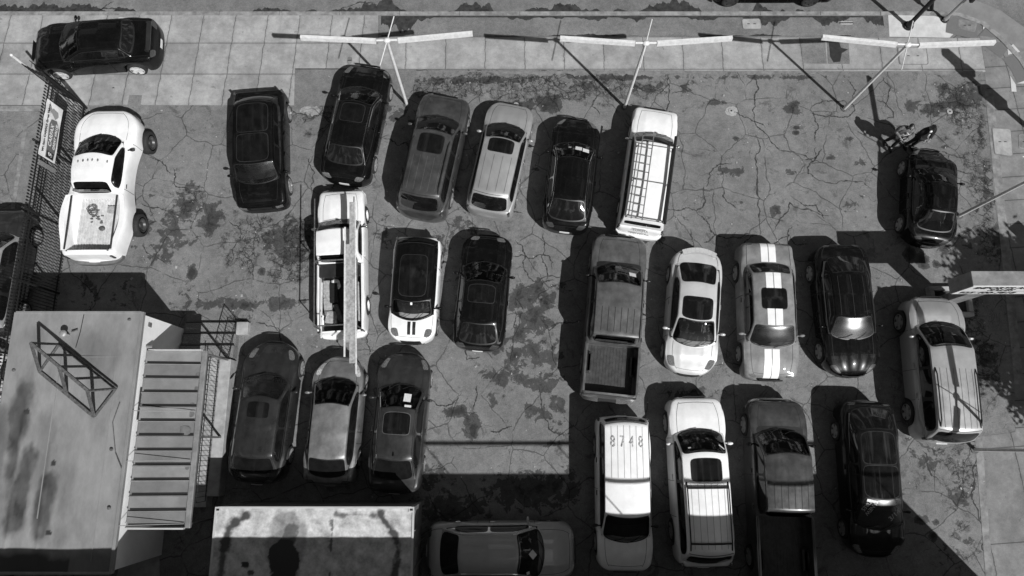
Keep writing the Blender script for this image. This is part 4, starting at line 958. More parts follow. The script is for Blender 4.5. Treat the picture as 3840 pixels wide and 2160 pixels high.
cars['W'] = C_('pickup_truck', 'dark glossy pickup with ribbed roof running off the bottom of the picture', 'pickup truck',
  dict(F=(2893,1500), C=(2926,1632), rf=(2936,1712), rr=(2963,1918), rb=(2965,1932), R=(2932,2256), type='pickup', ext=True, H=1.85, W=1.92, paint='dark_grey', zc=1.16, zf=1.0, zr=1.2, zbump=.68, Df=.4, pf=3.0, RW=.38, ribs=(6,.5,.95), wroof=.38, wrear=.41, bumpers='chrome', mirror='black', railcap='charcoal', bowf=.24, handle='chrome', cowl=True))
cars['X'] = C_('parked_car', 'black sedan with glass roof and writing on its windscreen, nose down at bottom right', 'car',
  dict(F=(3280,2090), C=(3303,1964), rf=(3307,1862), rr=(3284,1620), rb=(3268,1538), R=(3230,1502), H=1.46, W=1.82, paint='black_soft', trimlight=False, Df=.7, pf=2.4, sunroof=[(.02,.47,.90),(.50,.97,.90)], srframe='charcoal', wglass='screen_hazy', antenna=False, zd=1.06, Dr=.5, gr=.95, wheel='five', bowf=.22))
cars['Y'] = C_('parked_car', 'grey sedan parked sideways at the bottom beside the container', 'car',
  dict(F=(2158,2062), C=(2020,2064), rf=(1934,2066), rr=(1728,2068), rb=(1660,2064), R=(1601,2064), H=1.45, W=1.84, paint='silver', lamps='lamp_bright', Df=.55, pf=2.7, lf=(.06,.14,.55,.85), wheel='five', rim='chrome', handle='chrome', trimlight=True))
# vehicles behind the iron fence at the left edge, and a car at the kerb above
def wcar(key, name, label, x, y, yaw, L, sp):
    c, s = math.cos(yaw), math.sin(yaw)
    def P(d, h):  # d metres from front, returns pixel via projection
        p = Vector((x+c*(L/2-d), y+s*(L/2-d), h)); rel = p-Vector((0, 0, CAMH)); fw = Vector((0, ST, -CT)); up = Vector((0, CT, ST)); dep = rel.dot(fw)
        return (1920+FOC*rel.x/dep, 1080-FOC*rel.dot(up)/dep)
    sp = dict(sp); d = sp.pop('d'); lf = sp.get('lift', 0)
    sp['F'] = P(0, .55); sp['R'] = P(L, .55); sp['C'] = P(d[0], sp.get('zc', .98)); sp['rf'] = P(d[1], sp['H']-.04); sp['rr'] = P(d[2], sp['H']-.03)
    sp['rb'] = P(d[3], sp.get('zrb', 1.05) if sp.get('type') == 'suv' else sp.get('zd', sp.get('zc', .98)+.03)); cars[key] = C_(name, label, 'car', sp)
wcar('Z', 'parked_car', 'grey off-roader behind the iron fence, cut off by the left edge', -18.28, 5.95, math.radians(90), 4.6, dict(d=(1.15,1.75,4.1,4.4), type='suv', H=1.75, W=1.84, paint='charcoal', roofpaint='silver', zc=1.1, zf=.95, zrb=1.1, wheel='seven', oh=.9))
wcar('Y2', 'parked_car', 'pale car below the off-roader behind the fence, mostly hidden by the office roof', -18.55, 1.0, math.radians(88), 4.7, dict(d=(1.2,1.9,3.4,4.1), type='sedan', H=1.45, W=1.82, paint='white_soft', wheel='five', bumpers=None))
wcar('T1', 'parked_car', 'black car at the kerb, cut off by the top edge of the picture', G(2890,30).x, 18.10, math.radians(180), 5.1, dict(d=(1.3,2.0,3.5,4.2), type='sedan', H=1.45, W=1.86, paint='black', rim='alloy_dark', handle='black', z0=-.13))

# --- papers, writing and load on single cars
def sheet_on(c, s, f, w, l, rot=0, m='paper', name='paper', where='cab', up=.014):
    fn = c['cabs'] if where == 'cab' else c['top']; p = fn(s, f); e = .02
    n = (fn(s+e, f)-fn(s-e, f)).cross(fn(s, f+e)-fn(s, f-e)).normalized()
    if n.z < 0: n = -n
    tx = (fn(s-e, f)-fn(s+e, f)).normalized(); ty = n.cross(tx)
    a, b = math.cos(rot), math.sin(rot); ex, ey = tx*a+ty*b, -tx*b+ty*a; p = p+n*up
    return MB().add([p-ex*l/2-ey*w/2, p+ex*l/2-ey*w/2, p+ex*l/2+ey*w/2, p-ex*l/2+ey*w/2], [(0,1,2,3)]).build(name, M[m], c['root'])
g = cars['G']; sheet_on(g, g['sC']+.30, -.20, .24, .20); sheet_on(g, g['sC']+.30, -.58, .24, .20, .1); sheet_on(g, g['sC']+.28, .25, .10, .04)
g = cars['T']; sheet_on(g, g['sC']+.42, -.38, .24, .30, .05); sheet_on(g, g['sC']+.66, -.50, .22, .08, .1)
g = cars['Y']; sheet_on(g, g['sC']+.36, -.05, .24, .20, .75); sheet_on(g, g['sC']+.40, -.84, .10, .10, .5)
g = cars['M']; sheet_on(g, g['sC']+.36, -.55, .24, .20, .1)
g = cars['V']; sheet_on(g, g['sC']+.52, .62, .09, .05); sheet_on(g, g['sC']+.48, -.78, .05, .22, .9)
g = cars['K']; sheet_on(g, g['sC']+.44, 0, .07, .09)
g = cars['X']; sheet_on(g, g['sf']-.06, -.55, .34, .09, -.05)
g = cars['B']
# cab marker lamps
g = cars['B']
for f in (-.78, -.33, -.06, .16, .40, .66):
    p = g['cabs'](g['sf']+.22, -f*0+f); MB().ball(p+Vector((0, 0, .005)), (.06, .03, .03), 8, 5).build('marker_lamp', M['tail'] if f == .40 else M['midgrey'], g['root'], smooth=True)

def text_mesh(txt, size, m, loc, rot, parent=None, name='lettering', align='CENTER', shear=0, ext=.002, bold=0, spacing=1, xs=1):
    cu = bpy.data.curves.new(name, 'FONT'); cu.body = txt; cu.size = size; cu.align_x = align; cu.align_y = 'CENTER'; cu.extrude = ext; cu.shear = shear
    cu.offset = bold; cu.space_character = spacing
    o = bpy.data.objects.new(name+'_tmp', cu); col.objects.link(o); dg = bpy.context.evaluated_depsgraph_get()
    me = bpy.data.meshes.new_from_object(o.evaluated_get(dg)); bpy.data.objects.remove(o); me.name = name; me.materials.clear(); me.materials.append(M[m])
    r = bpy.data.objects.new(name, me); col.objects.link(r); r.location = loc; r.rotation_euler = rot; r.scale = (xs, 1, 1)
    if parent is not None: r.parent = parent
    return r
# faded digits across the roof, read upside-down from the rear like in the photo
M['digit'] = mat('faded_digit', .72, rough=.6, v2=.03, vscale=17, detail=3)
g = cars['U']; p = g['cabs'](g['sf']+(g['sr']-g['sf'])*.80, 0)
def drape(o, g, up=.022):
    inv = o.matrix_basis.copy(); 
    for v in o.data.vertices:
        w = inv @ v.co; s = g['L']/2-w.x; f = w.y/g['wt'](s); q = g['cabs'](s, f); v.co = inv.inverted() @ Vector((w.x, w.y, q.z+up+(.0)))
for i, (ch, f) in enumerate((('8', .70), ('7', .23), ('4', -.23), ('8', -.70))):
    o = text_mesh(ch, .50, 'digit', (p.x, -f*g['W']*.385*.93, p.z), (0, 0, math.radians(90+0)+math.pi*0), g['root'], 'roof_digit', bold=0, ext=0, xs=.66)
    o.rotation_euler = (0, 0, math.radians(90) if i != 2 else math.radians(90)); drape(o, g)
# hand-written screen marks
M['marker'] = mat('window_marker', .45, rough=.8)
def glass_text(g, txt, s, f, size, rot, name='window_writing'):
    fn = g['cabs']; p = fn(s, f); e = .02
    n = (fn(s+e, f)-fn(s-e, f)).cross(fn(s, f+e)-fn(s, f-e)).normalized(); n = n if n.z > 0 else -n
    tx = (fn(s-e, f)-fn(s+e, f)).normalized(); ty = n.cross(tx)
    Mx = Matrix((tx, ty, n)).transposed().to_4x4(); Mx = Matrix.Translation(p+n*.016) @ Mx @ Matrix.Rotation(rot, 4, 'Z')
    o = text_mesh(txt, size, 'marker', (0,0,0), (0,0,0), g['root'], name, ext=0); o.matrix_local = Mx
g = cars['X']
glass_text(g, '4 NEW\nTIRES', g['sC']+.62, -.66, .17, math.radians(-25)); glass_text(g, '3/14', g['sC']+.42, .58, .26, math.radians(130))

# roof rack and ladder on the white camper pickup
def to_world(g, lx, ly, z): return g['root'].location+Matrix.Rotation(g['rz'], 3, 'Z') @ Vector((lx, ly, z))
g = cars['H']; X = g['X']; H = g['H']; r = thing('roof_rack', 'dark tube roof rack on the white camper pickup', 'rack', g['root'].location[:], g['rz'])
a, b = g['sf']+.15, g['sr']+.05; yy = .60
for sg in (1, -1): MB().tube([(X(a), sg*yy, H+.16), (X(b), sg*yy, H+.16)], .025 if sg < 0 else .02, 8).build('side_rail', M['rust_iron'], r)
for t in (0, .5, 1): MB().tube([(X(a+(b-a)*t), -yy, H+.15), (X(a+(b-a)*t), yy, H+.15)], .014, 8).build('crossbar', M['rust_iron'], r)
for t in (.02, .5, .98):
    for sg in (1, -1): MB().tube([(X(a+(b-a)*t), sg*yy, H+.15), (X(a+(b-a)*t), sg*(yy+.08), H-.35)], .016, 6).build('rack_leg', M['rust_iron'], r)
MB().tube([(X(a-.45), -.66, H+.20), (X(b+.1), -.66, H+.20)], .055, 10).build('pipe', M['black_trim'], r)
r = thing('ladder', 'grey metal ladder lying along the rack of the white camper pickup', 'ladder', g['root'].location[:], g['rz'])
l0, l1 = a-.30, b+.10
for y in (.12, .50): MB().beam((X(l0), y, H+.21), (X(l1), y, H+.21), .035, .06).build('side_rail', M['midgrey'], r)
rg = MB(); k = 0; s = l0+.15
while s < l1-.05: MB().tube([(X(s), .12, H+.21), (X(s), .50, H+.21)], .017, 6).build('rung', M['midgrey'], r); s += .305
g = cars['H']; text_mesh('TOYOTA', .17, 'midgrey', (X(g['L'])-.012, 0, .80), (math.radians(90), 0, math.radians(-90)), g['root'], 'tailgate_lettering', bold=.004)
text_mesh('TOYOTA', .13, 'midgrey', (X(g['L'])+.0285, 0, 1.035), (math.radians(20), 0, math.radians(-90)), g['root'], 'tailgate_lettering', bold=.004)

# boards, rack and scrap on the work pickup
g = cars['J']; X = g['X']; H = g['H']
r = thing('lumber_rack', 'dark bent-tube rack over cab and bed of the white work pickup', 'rack', g['root'].location[:], g['rz'])
zt_ = H+.28
fr_ = g['sC']-.62; re_ = g['L']-.18
for s in (fr_, g['sb']+.15, re_): MB().tube([(X(s), .68, .98 if s > g['sb'] else zt_-.02), (X(s), .68, zt_-.02), (X(s), .6, zt_), (X(s), -.6, zt_), (X(s), -.68, zt_-.02), (X(s), -.68, .98 if s > g['sb'] else zt_-.02)], .022, 6).build('hoop', M['rust_iron'], r)
for sg in (1, -1): MB().tube([(X(fr_), sg*.68, zt_-.02), (X(re_), sg*.68, zt_-.02)], .022, 6).build('side_rail', M['rust_iron'], r)
MB().beam((X(g['sb']+.12), -.62, zt_-.0), (X(g['sb']+.12), .62, zt_), .30, .02)
# boards: (px0,py0)->(px1,py1) at height
zb_ = zt_+.05
def plank(label, a, b, w, h, m, z, nm='board', grp=None):
    A, B = G(*a, z), G(*b, z); o = MB().beam((0,0,0), B-A, w, h).build(nm, M[m]); o.location = A; return tag(o, label, 'board' if nm == 'board' else 'pipe', grp)
plank('widest weathered plank of the pickup load, sticking out past the bonnet', (1322,758), (1322,1362), .20, .05, 'wood', zb_+.0)
plank('spotted grey plank lying left of the widest plank on the pickup rack', (1303,916), (1303,1284), .17, .05, 'wood', zb_+.002)
plank('white narrow batten at the right edge of the load, reaching over the grey hatchback', (1332,750), (1336,1402), .045, .045, 'wood_light', zb_+.03)
plank('white narrow batten at the left edge of the load on the pickup rack', (1294,852), (1292,1338), .05, .05, 'wood_light', zb_+.03)
plank('white pipe along the left rim of the pickup bed', (1208,1060), (1205,1268), .04, .04, 'wood_light', 1.25, 'pipe')
plank('dark pipe under the boards, right of the load', (1340,975), (1338,1240), .03, .03, 'rust_iron', zt_+.02, 'pipe')
bx = g['be']-g['bs']
def bedthing(nm, label, cat, s, y, sx, sy, sz, m, rot=0, z=.72):
    o = MB().box((0,0,sz/2), (sx, sy, sz), bev=.01).build(nm, M[m]); o.location = to_world(g, X(s), y, z); o.rotation_euler = (0, 0, g['rz']+rot); tag(o, label, cat)
b0 = g['bs']
bedthing('tool_box', 'dark wide toolbox across the front of the work pickup bed', 'toolbox', b0+.26, .0, .46, 1.42, .42, 'charcoal')
bedthing('plank', 'pale board standing on the left of the pickup bed, nearest the cab', 'board', b0+.86, .52, .62, .22, .22, 'wood')
bedthing('plank', 'pale board behind the first one on the left of the pickup bed', 'board', b0+1.42, .48, .50, .28, .20, 'wood', .06)
bedthing('plank', 'splintered board at the rear left of the pickup bed', 'board', b0+1.86, .36, .42, .40, .16, 'wood', -.15)
bedthing('crate', 'black box beside the pale boards in the pickup bed', 'box', b0+1.02, .26, .70, .26, .26, 'black_trim', .03)
bedthing('plank', 'tilted dark splintered plank at the rear of the pickup bed', 'board', b0+1.72, .12, .62, .14, .24, 'wood_dark', .35)
bedthing('wood_batten', 'thin white batten leaning at the right of the pickup bed', 'board', b0+1.2, -.50, .95, .05, .20, 'wood_light', .13)
bedthing('wood_batten', 'grey batten against the right wall of the pickup bed', 'board', b0+1.35, -.60, 1.4, .07, .22, 'wood', .03)
bedthing('wood_batten', 'dark batten next to the white one in the pickup bed', 'board', b0+1.1, -.40, 1.1, .05, .15, 'wood_dark', -.03)
o = MB().ball((0,0,.06), (.16,.12,.1), 7, 5).ball((.1,-.14,.05), (.1,.14,.08), 6, 4).build('white_rags', M['paper']); o.location = to_world(g, X(b0+.60), .22, .80); tag(o, 'crumpled white rags behind the toolbox in the pickup bed', 'rags')
# coil of hose / chain and scraps in the white lifted pickup bed
g = cars['B']; X = g['X']; fl = .62+.38+.03; pts = []
rr = random.Random(4)
for k in range(90):
    a = k*.42; R_ = .13+.05*math.sin(k*.37)+.03*rr.random(); pts.append((R_*math.cos(a)+.03*math.sin(k*.1), R_*.8*math.sin(a)+.09*math.sin(k*.05), .02+.03*rr.random()))
o = MB().tube(pts, .012, 5).build('hose_coil', M['rust_iron'], smooth=True); o.location = to_world(g, X(g['bs']+.42), .28, fl); tag(o, 'tangled dark coil of cable in the bed of the lifted white pickup', 'cable')
o = MB().box((0,0,.06), (.26,.24,.12), bev=.01).build('crate', M['wood']); o.location = to_world(g, X(g['bs']+.42), -.42, fl); tag(o, 'small pale box at the front right of the lifted pickup bed', 'box')
o = MB(); [o.ball((rr.uniform(-.25,.25), rr.uniform(-.3,.3), .02), (rr.uniform(.03,.07), rr.uniform(.02,.05), .02), 6, 4) for _ in range(16)]; o = o.build('leaf_litter', M['wood_dark']); o.location = to_world(g, X(g['bs']+.66), .1, fl); tag(o, 'scraps of leaves and bark behind the coil in the lifted pickup bed', 'litter', kind='stuff')
o = MB().ball((0,0,.04), (.11,.09,.05), 9, 5).ball((-.09,.02,.02), (.06,.05,.03), 6, 4).build('drum', M['rust_iron']); o.location = to_world(g, X(g['bs']+1.12), -.15, fl); tag(o, 'rusty round part lying in the middle of the lifted pickup bed', 'scrap')
# ---------------------------------------------------------------- lamps over the lot
def t_light(label, bx, by, h, yaw, rodrot=math.radians(75), tilt=(.0,.0), grp='white T-shaped strip light poles'):
    t = thing('light_pole', label, 'light pole', (bx, by, 0), yaw, grp)
    MB().tube([(0,0,0),(0,0,h-.08)], [.062,.048], 12).build('pole', M['white_steel'], t, smooth=True)
    MB().tube([(0,0,0),(0,0,.03)], .14, 12).build('base_plate', M['rust_iron'], t)
    MB().ball((0,0,h-.02), (.13,.10,.09), 10, 6).tube([(-.34,0,h),(.34,0,h)], .035, 8).build('bracket', M['white_steel'], t, smooth=True)
    for sg, tl in ((1, tilt[0]), (-1, tilt[1])):
        a = Vector((sg*.36, 0, h)); b = Vector((sg*2.80, .15+tl, h+.06)) if True else None
        d = (b-a); m = MB()
        n = Vector((-d.y, d.x, 0)).normalized()
        prof = [(-.075,-.09), (-.05,.05), (.05,.05), (.075,-.09)]
        vs = [p+n*u+Vector((0,0,w)) for p in (a, b) for u, w in prof]
        m.add(vs, [(0,1,5,4),(1,2,6,5),(2,3,7,6),(3,0,4,7),(3,2,1,0),(4,5,6,7)])
        f = m.build('strip_fixture', M['white_steel'], t)
        MB().tube([a+d*.03+n*.04+Vector((0,0,-.10)), a+d*.97+n*.04+Vector((0,0,-.10))], .02, 8).build('tube_lamp', M['bright_conc'], f)
    c_, s_ = math.cos(rodrot), math.sin(rodrot)
    MB().tube([(-.88*c_, -.88*s_, h-.10), (.88*c_, .88*s_, h+.03)], .018, 6).build('tie_rod', M['white_steel'], t)
    return t
p = G(1526,393); t_light('left one of the three white strip light poles along the top of the lot', p.x, p.y, 4.37, math.radians(1.5))
p = G(2342,402); t_light('middle white strip light pole, its foot at the nose of the rack pickup', p.x, p.y, 4.37, math.radians(0))
p = G(3166,407); t_light('right-hand white strip light pole with its foot in the cracked patch', p.x, p.y, 4.37, math.radians(-2.0))
p = G(3595,810); t_light('white pole by the small black car, running off the right edge', p.x, p.y, 4.37, math.radians(88), math.radians(60))
p = G(3655,1686); t_light('white pole below the silver off-roader, running off the right edge', p.x, p.y, 4.37, math.radians(86), math.radians(60))
# lamp posts at the street corner
def post(nm, label, cat, px, py, h, r0, m, base='black_iron', arm=None, grp=None):
    p = G(px, py); t = thing(nm, label, cat, (p.x, p.y, 0), group=grp)
    MB().tube([(0,0,0),(0,0,.25),(0,0,.3),(0,0,h)], [r0*1.5,r0*1.4,r0,r0*.75], 12).build('shaft', M[m], t, smooth=True)
    MB().tube([(0,0,0),(0,0,.06)], r0*2.4, 14).build('base', M[base], t)
    for k in range(4): MB().tube([(r0*2*math.cos(k*1.57+.5), r0*2*math.sin(k*1.57+.5), .05), (r0*2*math.cos(k*1.57+.5), r0*2*math.sin(k*1.57+.5), .10)], .015, 6).build('bolt', M['chrome'], t)
    return t
t = post('lamp_post', 'black steel lamp post rising from the bright corner slab at top right', 'lamp post', 3404, 99, 7.5, .085, 'black_iron')
MB().tube([(0,0,7.4),(.3,.7,7.7),(.5,1.6,7.8)], .05, 8).build('arm', M['black_iron'], t); MB().box((.55,1.95,7.78), (.3,.7,.12), bev=.04).build('lamp_head', M['black_iron'], t)
t = post('traffic_light_pole', 'pale steel signal pole nearest the street corner at top right', 'pole', 3541, 76, 3.4, .06, 'silver')
MB().box((.12,-.12,1.6), (.14,.2,.42), bev=.02).build('push_button_box', M['black_trim'], t); MB().box((0,.0,3.2), (.34,.34,.9), bev=.05).build('signal_head', M['black_iron'], t)
# traffic signal mast off the right edge whose shadow crosses the corner
p = Vector((20.5, 11.15, 0)); t = thing('traffic_signal', 'tall dark signal mast just outside the right edge', 'traffic signal', p[:])
MB().tube([(0,0,0),(0,0,5.2)], [.12,.09], 12).build('shaft', M['black_iron'], t, smooth=True)
MB().box((.0,.0,2.95), (.45,.45,1.1), bev=.05).build('signal_head', M['black_iron'], t); MB().box((-.1,.25,4.3), (.55,.35,.5), bev=.05).build('signal_head', M['black_iron'], t)
MB().box((.1,.1,5.3), (.35,.35,.9), bev=.05).build('signal_head', M['black_iron'], t); 
p = G(3960, 985); t = thing('street_sign', 'slim sign post just outside the right edge', 'sign', (p.x+.25, p.y-.3, 0))
MB().tube([(0,0,0),(0,0,2.6)], .035, 8).build('post', M['midgrey'], t); MB().box((0,.0,2.25), (.55,.05,.8), rot=.6, bev=.02).build('panel', M['midgrey'], t)

# ---------------------------------------------------------------- dealership sign
t = thing('dealership_sign', 'grey box sign with black lettering on a stub wall above the silver off-roader', 'sign', (15.5, 4.95, 0))
sx0, sx1, sy0, sy1, sz0, sz1 = 14.28-15.5, 16.75-15.5, 4.74-4.95, 5.21-4.95, 2.53, 3.70
MB().box(((sx0+sx1)/2, (sy0+sy1)/2, (sz0+sz1)/2), (sx1-sx0, sy1-sy0, sz1-sz0), bev=.01).build('box', M['sign_grey'], t)
MB().box((0.05, 0.02, 1.26), (.62, .26, 2.53), bev=.01).build('stub_wall', M['concrete_dark'], t)
M['face'] = mat('sign_face', .82, rough=.4); M['ink'] = mat('sign_ink', .01, rough=.5)
fa = MB().box(((sx0+sx1)/2, sy0-.008, (sz0+sz1)/2), (sx1-sx0-.06, .016, sz1-sz0-.06)).build('face', M['face'], t)
MB().box(((sx0+sx1)/2, sy0-.019, sz1-.10), (sx1-sx0-.16, .004, .018)).box(((sx0+sx1)/2, sy0-.019, sz0+.46), (sx1-sx0-.16, .004, .014)).build('rule_line', M['ink'], fa)
for txt, z, sz, x in (('IMPORTS AUTO', sz1-.27, .31, .08), ('SALES', sz1-.53, .31, -.0), ('925-400-7818', sz0+.24, .32, -.18)):
    text_mesh(txt, sz, 'ink', ((sx0+sx1)/2+x, sy0-.022, z), (math.radians(90), 0, 0), fa, 'lettering', bold=.008)
t = thing('sign_planter', 'low square concrete planter ring around the sign wall', 'planter', (15.8, 4.97, 0))
x0, x1, y0, y1, w = -.74, .74, -.56, .54, .16
for c, d in (((0, y1-w/2, .15), (x1-x0, w, .30)), ((0, y0+w/2, .15), (x1-x0, w, .30)), ((x0+w/2, 0, .15), (w, y1-y0-2*w, .296)), ((x1-w/2, 0, .15), (w, y1-y0-2*w, .296))):
    MB().box(c, d, bev=.02).build('kerb_side', M['concrete'], t)
MB().box((0,0,.08), (x1-x0-2*w-.01, y1-y0-2*w-.01, .14)).build('soil', M['dirt'], t)

# ---------------------------------------------------------------- iron fence and banner
fx, fy1, fy0 = -16.5, 12.65, -4.5
t = thing('iron_fence', 'tall black picket fence along the left edge of the lot', 'fence', (fx, fy1, 0))
pk = []; y = 0; n = 0; Hf = 2.35
prot = MB().tube([(0,0,.05),(0,0,Hf-.1)], .014, 4); prot.ball((0,0,Hf-.03), (.02,.04,.07), 6, 4)
py_ = -.12
posts = [0, -2.45, -4.9, -7.35, -9.8, -12.25, -14.7, -17.1]
ys_ = np.arange(-.11, fy0-fy1, -.115)
all_p = [y for y in ys_ if min(abs(y-q) for q in posts) > .07]
for i, y in enumerate(all_p[:100]):
    if i == 0: me = prot.build('picket', M['black_iron'], t); me.location = (0, y, 0); base_p = me
    else: o = base_p.copy(); col.objects.link(o); o.location = (0, y, 0)
m = MB()
for y in all_p[100:]: m.tube([(0,y,.05),(0,y,Hf-.1)], .011, 4).ball((0,y,Hf-.03), (.02,.04,.07), 6, 4)
if all_p[100:]: tag(m.build('picket', M['black_iron'], t), kind='stuff')
for z in (.18, 1.98, 2.16): MB().box((0, (fy0-fy1)/2, z), (.035, fy1-fy0, .04)).build('rail', M['black_iron'], t)
for q in posts: MB().box((0, q, 1.22), (.07,.07,2.44), bev=.01).ball((0, q, 2.48), .045, 8, 5).build('post', M['black_iron'], t)
# short return of fence at the pavement corner
t = thing('fence_return', 'short stack of folded black gate panels at the fence corner', 'gate', (fx, fy1+.05, 0))
for k, (a, L_) in enumerate(((155, 1.05), (140, .9))):
    c_, s_ = math.cos(math.radians(a)), math.sin(math.radians(a)); m = MB()
    for z in (.2, 1.0, 2.0, 2.2): m.beam((0,0,z),(L_*c_, L_*s_, z), .035, .05)
    for j in range(8): m.tube([(L_*c_*j/7, L_*s_*j/7, .1), (L_*c_*j/7, L_*s_*j/7, 2.38)], .013, 4)
    m.build('leaf', M['black_iron'], t)
p = G(186,312); t = thing('white_post', 'slanting white steel post behind the fence corner', 'pole', (-17.55, 13.25, 0))
MB().tube([(0,0,0),(0,0,2.75)], .05, 10).ball((0,0,2.76), .06, 8, 5).build('shaft', M['white_steel'], t, smooth=True); MB().tube([(0,0,0),(0,0,.2)], .09, 10).build('base', M['concrete'], t)
# banner on the fence: faces the street side, top edge at the rail; reads upwards in the picture
M['banner'] = mat('banner_vinyl', .78, rough=.5, var=.05, vscale=3); M['banner_dark'] = mat('banner_dark', .14, rough=.5); M['banner_black'] = mat('banner_black', .02, rough=.5); M['banner_mid'] = mat('banner_mid', .3, rough=.5)
ya, yb = 11.86, 9.76; zt0, zt1 = 1.38, 2.25; bxp = fx+.075
t = thing('banner', 'white vinyl banner with dark price-tag print hung on the iron fence', 'banner', (bxp, (ya+yb)/2, 0))
bl = ya-yb; bm = MB()
bm.grid(lambda u, v: Vector((.012*math.sin(u*22)*math.sin(v*5)+.01*math.sin(u*7), -bl/2+bl*u, zt0+(zt1-zt0)*v)), 60, 10).build('sheet', M['banner'], t, smooth=True)
def bpoly(pts, m, nm='print', x=.030): MB().add([(x, -bl/2+bl*u, zt0+(zt1-zt0)*v) for u, v in pts], [tuple(range(len(pts)))]).build(nm, M[m], t)
bpoly([(.02,.17),(.22,.12),(.60,.12),(.72,.30),(.70,.62),(.60,.70),(.20,.64),(.02,.64)], 'banner_dark'); bpoly([(.03,.20),(.14,.18),(.15,.58),(.03,.60)], 'banner_black', x=.034)
bpoly([(.73,.40),(.80,.25),(.88,.30),(.90,.62),(.82,.70)], 'banner_mid'); bpoly([(.78,.72),(.98,.88),(.86,.66)], 'banner_mid')
for txt, u, v, s, mm in (('We have CARFAX Great Values', .50, .86, .135, 'banner_black'), ('CARFAX', .42, .51, .215, 'banner'), ('GREAT VALUE', .43, .26, .15, 'banner'), ('$', .09, .39, .30, 'banner')):
    o = text_mesh(txt, s, mm, (.042, -bl/2+bl*u, zt0+(zt1-zt0)*v), (math.radians(90), 0, math.radians(90)), t, 'lettering', bold=.004, ext=.001, shear=.15 if mm == 'banner' else 0)
t = thing('small_banner', 'narrow pale sign strip on the fence just below the banner', 'sign', (fx+.06, 9.52, 0))
MB().box((0,0,1.7), (.012,.17,.9)).build('sheet', M['silver'], t)
# row of pale blocks beyond the fence, parking kerb line
seg = MB()
mm = MB(); 
for i in range(26):
    yy = 11.6-i*.62; xx = -18.75+.01*i
    mm.box((xx, yy, .012), (.15, .60, .012), rot=rnd.uniform(-.03,.03))
tag(mm.build('kerb_strip', M['strip']), kind='structure')
tag(MB().sheet([tuple(G(a,b).xy) for a,b in ((430,2200),(455,2085),(598,2080),(600,2200))], .006).build('pavement', M['concrete']), kind='structure')
tag(MB().box((-20, 12.62, .05), (6.4,.22,.12), bev=.02).build('kerb', M['kerb']), kind='structure')

# ---------------------------------------------------------------- office with awning, stairs
def roof_stain_shade(X, Y):
    o = np.zeros_like(X)
    def cap(x, y0, y1, r, s):
        nonlocal o
        yy = np.clip(Y, y0, y1); d = np.hypot((X-x), (Y-yy)*.7)+.55*(fbm(X*2.4, Y*1.3, 5, 5)-.5); o = np.maximum(o, s*np.clip((r-d)/(.22), 0, 1)*(.55+.8*fbm(X*3, Y*2, 31, 5)))
    cap(-15.12, -.9, 1.6, .40, .82); cap(-15.6, -3, .6, .42, .5); cap(-14.72, -2.3, -.5, .44, .92); cap(-13.98, -2.35, -1.3, .42, .80); cap(-14.2, -1.2, .6, .40, .35); cap(-14.75, -2.1, -1.8, .28, 1); cap(-12.6, 1.8, 2.6, .5, .18); cap(-13.3, -2.6, -1.0, .3, .25)
    o = np.maximum(o, .30*np.clip((.9-np.hypot(X+13.2, (Y-2.9)*1.3)+.6*(fbm(X*2,Y*2,77)-.5))/.5, 0, 1))
    o = np.maximum(o, .35*np.clip((.8-np.hypot(X+14.9, (Y-3.2)*1.6))/.8, 0, 1))
    o = np.maximum(o, .9*np.clip((-3.05-Y+.5*(fbm(X*2, Y*2, 9)-.5))/.25, 0, 1)*(.5+.5*(X < -13)))  # painted shade: darkens the end where the neighbour building's shadow falls
    for hx, hy in ((-14.9, .93), (-13.85, -.6), (-13.7, -2.6)): o = np.maximum(o, 1.0*(np.hypot(X-hx, Y-hy) < .085))
    return o
def stained(name, base, dark, sc=3, streak=True):
    m = mat(name, base, rough=.6, spec=.3); t_ = m.node_tree; N_ = t_.nodes; b = N_['Principled BSDF']
    at = N_.new('ShaderNodeAttribute'); at.attribute_name = 'stain'; tc = [n for n in N_ if n.type == 'TEX_COORD'][0]
    mp = N_.new('ShaderNodeMapping'); mp.inputs['Scale'].default_value = (1.1, .45, 1) if streak else (1,1,1); t_.links.new(tc.outputs['Object'], mp.inputs[0])
    nz = N_.new('ShaderNodeTexNoise'); nz.inputs['Scale'].default_value = sc; nz.inputs['Detail'].default_value = 8; nz.inputs['Roughness'].default_value = .7; t_.links.new(mp.outputs[0], nz.inputs['Vector'])
    mr = N_.new('ShaderNodeMapRange'); mr.inputs[1].default_value = .32; mr.inputs[2].default_value = .68; mr.inputs[3].default_value = base*(.66 if streak else .5); mr.inputs[4].default_value = base*(1.12 if streak else 1.3); t_.links.new(nz.outputs[0], mr.inputs[0])
    mx = N_.new('ShaderNodeMix'); mx.data_type = 'FLOAT'; t_.links.new(at.outputs['Fac'], mx.inputs[0]); t_.links.new(mr.outputs[0], mx.inputs[2]); mx.inputs[3].default_value = dark
    t_.links.new(mx.outputs[0], b.inputs['Base Color']); return m
M['tinroof'] = stained('weathered_roof', .25, .035, 1.3)
off = thing('site_office', 'single-storey flat-roofed office with weathered stained roof at bottom left', 'building', (0,0,0))
rx0, rx1, ry0, ry1, rh = -15.78, -11.70, -3.72, 4.03, 3.0
def rz_(X, Y): return 3.0+.02*np.sin(X*2.1+Y*.7)+.035*np.exp(-((np.abs(X+14.95))/.05)**2)*(Y < 1)*.6+.035*np.exp(-((np.abs(X+14.0+.0*Y))/.05)**2)*(Y < 0)*.6
grid_mesh('roof', rx0, rx1, ry0, ry1, .045, 3.0, {'stain': roof_stain_shade}, M['tinroof'], off, rz_)
